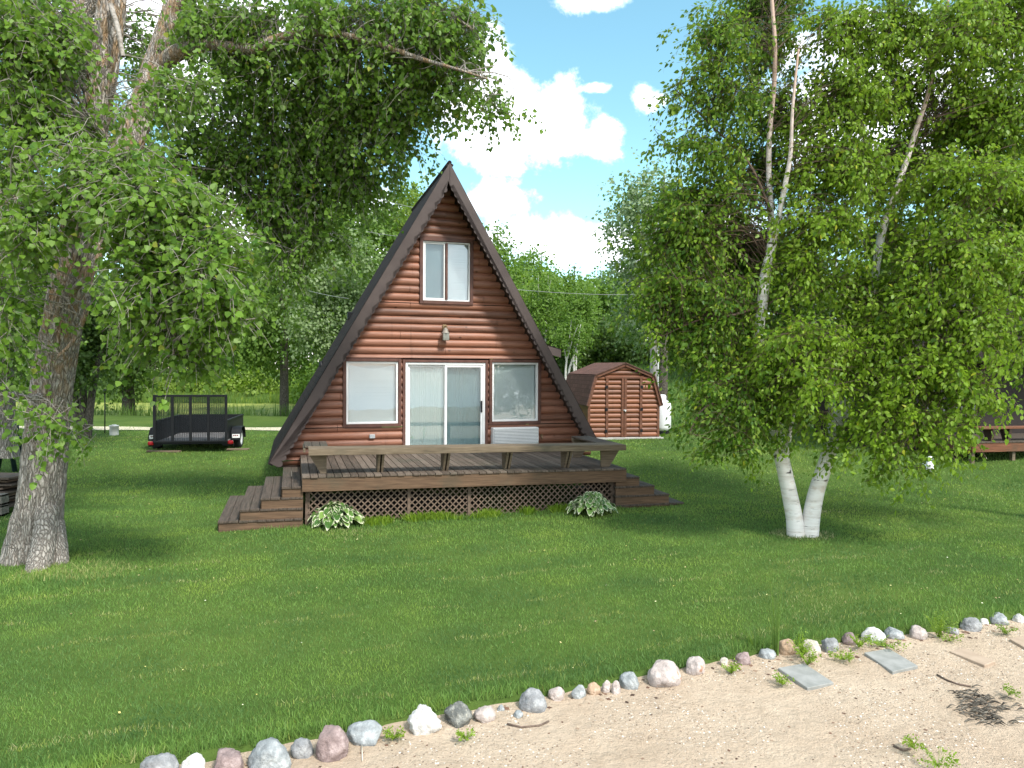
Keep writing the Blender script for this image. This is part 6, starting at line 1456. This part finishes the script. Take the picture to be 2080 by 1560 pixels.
n1 = h.noise(d, 11, 9, 0.62, 0.3); n2 = h.noise(d, 34, 8, 0.65); nb = h.math('ADD', h.math('MULTIPLY', h.math('SUBTRACT', n1, 0.5), 2.6), h.math('MULTIPLY', h.math('SUBTRACT', n2, 0.5), 1.3))
best = None
for (u, v, ru, rv) in [(1120, 255, 125, 72), (1010, 245, 140, 85), (985, 150, 60, 75), (1215, 275, 50, 48), (1010, 405, 90, 36), (1110, 490, 165, 62), (1230, 490, 80, 45), (1205, 2, 80, 18), (1305, 198, 34, 26), (1215, 180, 42, 12), (420, 120, 150, 160), (300, 40, 160, 90), (560, 30, 120, 70), (700, 500, 240, 120), (1770, 190, 160, 140), (1420, 560, 160, 120), (880, 700, 900, 130), (430, 450, 160, 120), (1950, 160, 150, 120)]:
    c = ray(u, v).normalized(); s1 = h.n('ShaderNodeVectorMath', operation='SUBTRACT'); h.l(d, s1.inputs[0]); s1.inputs[1].default_value = c
    s2 = h.n('ShaderNodeVectorMath', operation='MULTIPLY'); h.l(s1.outputs[0], s2.inputs[0]); s2.inputs[1].default_value = (F/ru, 2.0, F/rv)
    s3 = h.n('ShaderNodeVectorMath', operation='LENGTH'); h.l(s2.outputs[0], s3.inputs[0]); e = h.math('SUBTRACT', 1.0, s3.outputs['Value'])
    best = e if best is None else h.math('MAXIMUM', best, e)
shape = h.math('ADD', best, nb)
m1 = h.mapr(shape, -0.15, 0.6); m1.node.interpolation_type = 'SMOOTHSTEP'
# unseen clouds behind and beside the camera, added for reflections and frontal fill light
sp = h.n('ShaderNodeSeparateXYZ'); h.l(d, sp.inputs[0])
n3 = h.noise(d, 3.2, 7, 0.58); m2 = h.mapr(n3, 0.40, 0.55); behind = h.mapr(sp.outputs['Y'], 0.25, -0.1); m2 = h.math('MULTIPLY', m2, behind)
up = h.mapr(sp.outputs['Z'], -0.02, 0.06); mask = h.math('MULTIPLY', h.math('MAXIMUM', m1, m2), up, True)
shade = h.ramp(h.math('ADD', h.math('MULTIPLY', n1, 0.6), h.math('MULTIPLY', n2, 0.4)), [(0.35, (0.86, 0.93, 1.02)), (0.62, (1.2, 1.22, 1.26))]); h.l(shade, bg2.inputs['Color'])
mx = h.n('ShaderNodeMixShader'); h.l(mask, mx.inputs[0]); h.l(bg1.outputs[0], mx.inputs[1]); h.l(bg2.outputs[0], mx.inputs[2])
wo = h.n('ShaderNodeOutputWorld'); h.l(mx.outputs[0], wo.inputs['Surface'])
sd = bpy.data.lights.new('sun', 'SUN'); sd.energy = 2.5; sd.angle = R(9); sd.color = (1.0, 0.955, 0.88); so = bpy.data.objects.new('sun', sd); C.objects.link(so)
dirv = Vector((math.sin(SUN_AZ)*math.cos(SUN_EL), -math.cos(SUN_AZ)*math.cos(SUN_EL), math.sin(SUN_EL))); so.rotation_euler = dirv.to_track_quat('Z', 'Y').to_euler(); so.location = dirv*50
SC.view_settings.view_transform = 'Standard'; SC.view_settings.look = 'None'; SC.view_settings.exposure = 1.15; SC.view_settings.gamma = 1.0
cy = SC.cycles; cy.max_bounces = 6; cy.diffuse_bounces = 3; cy.glossy_bounces = 3; cy.transmission_bounces = 4; cy.transparent_max_bounces = 8; cy.use_denoising = True
cy.caustics_reflective = False; cy.caustics_refractive = False; cy.sample_clamp_indirect = 6
try: cy.denoiser = 'OPENIMAGEDENOISE'
except Exception: pass
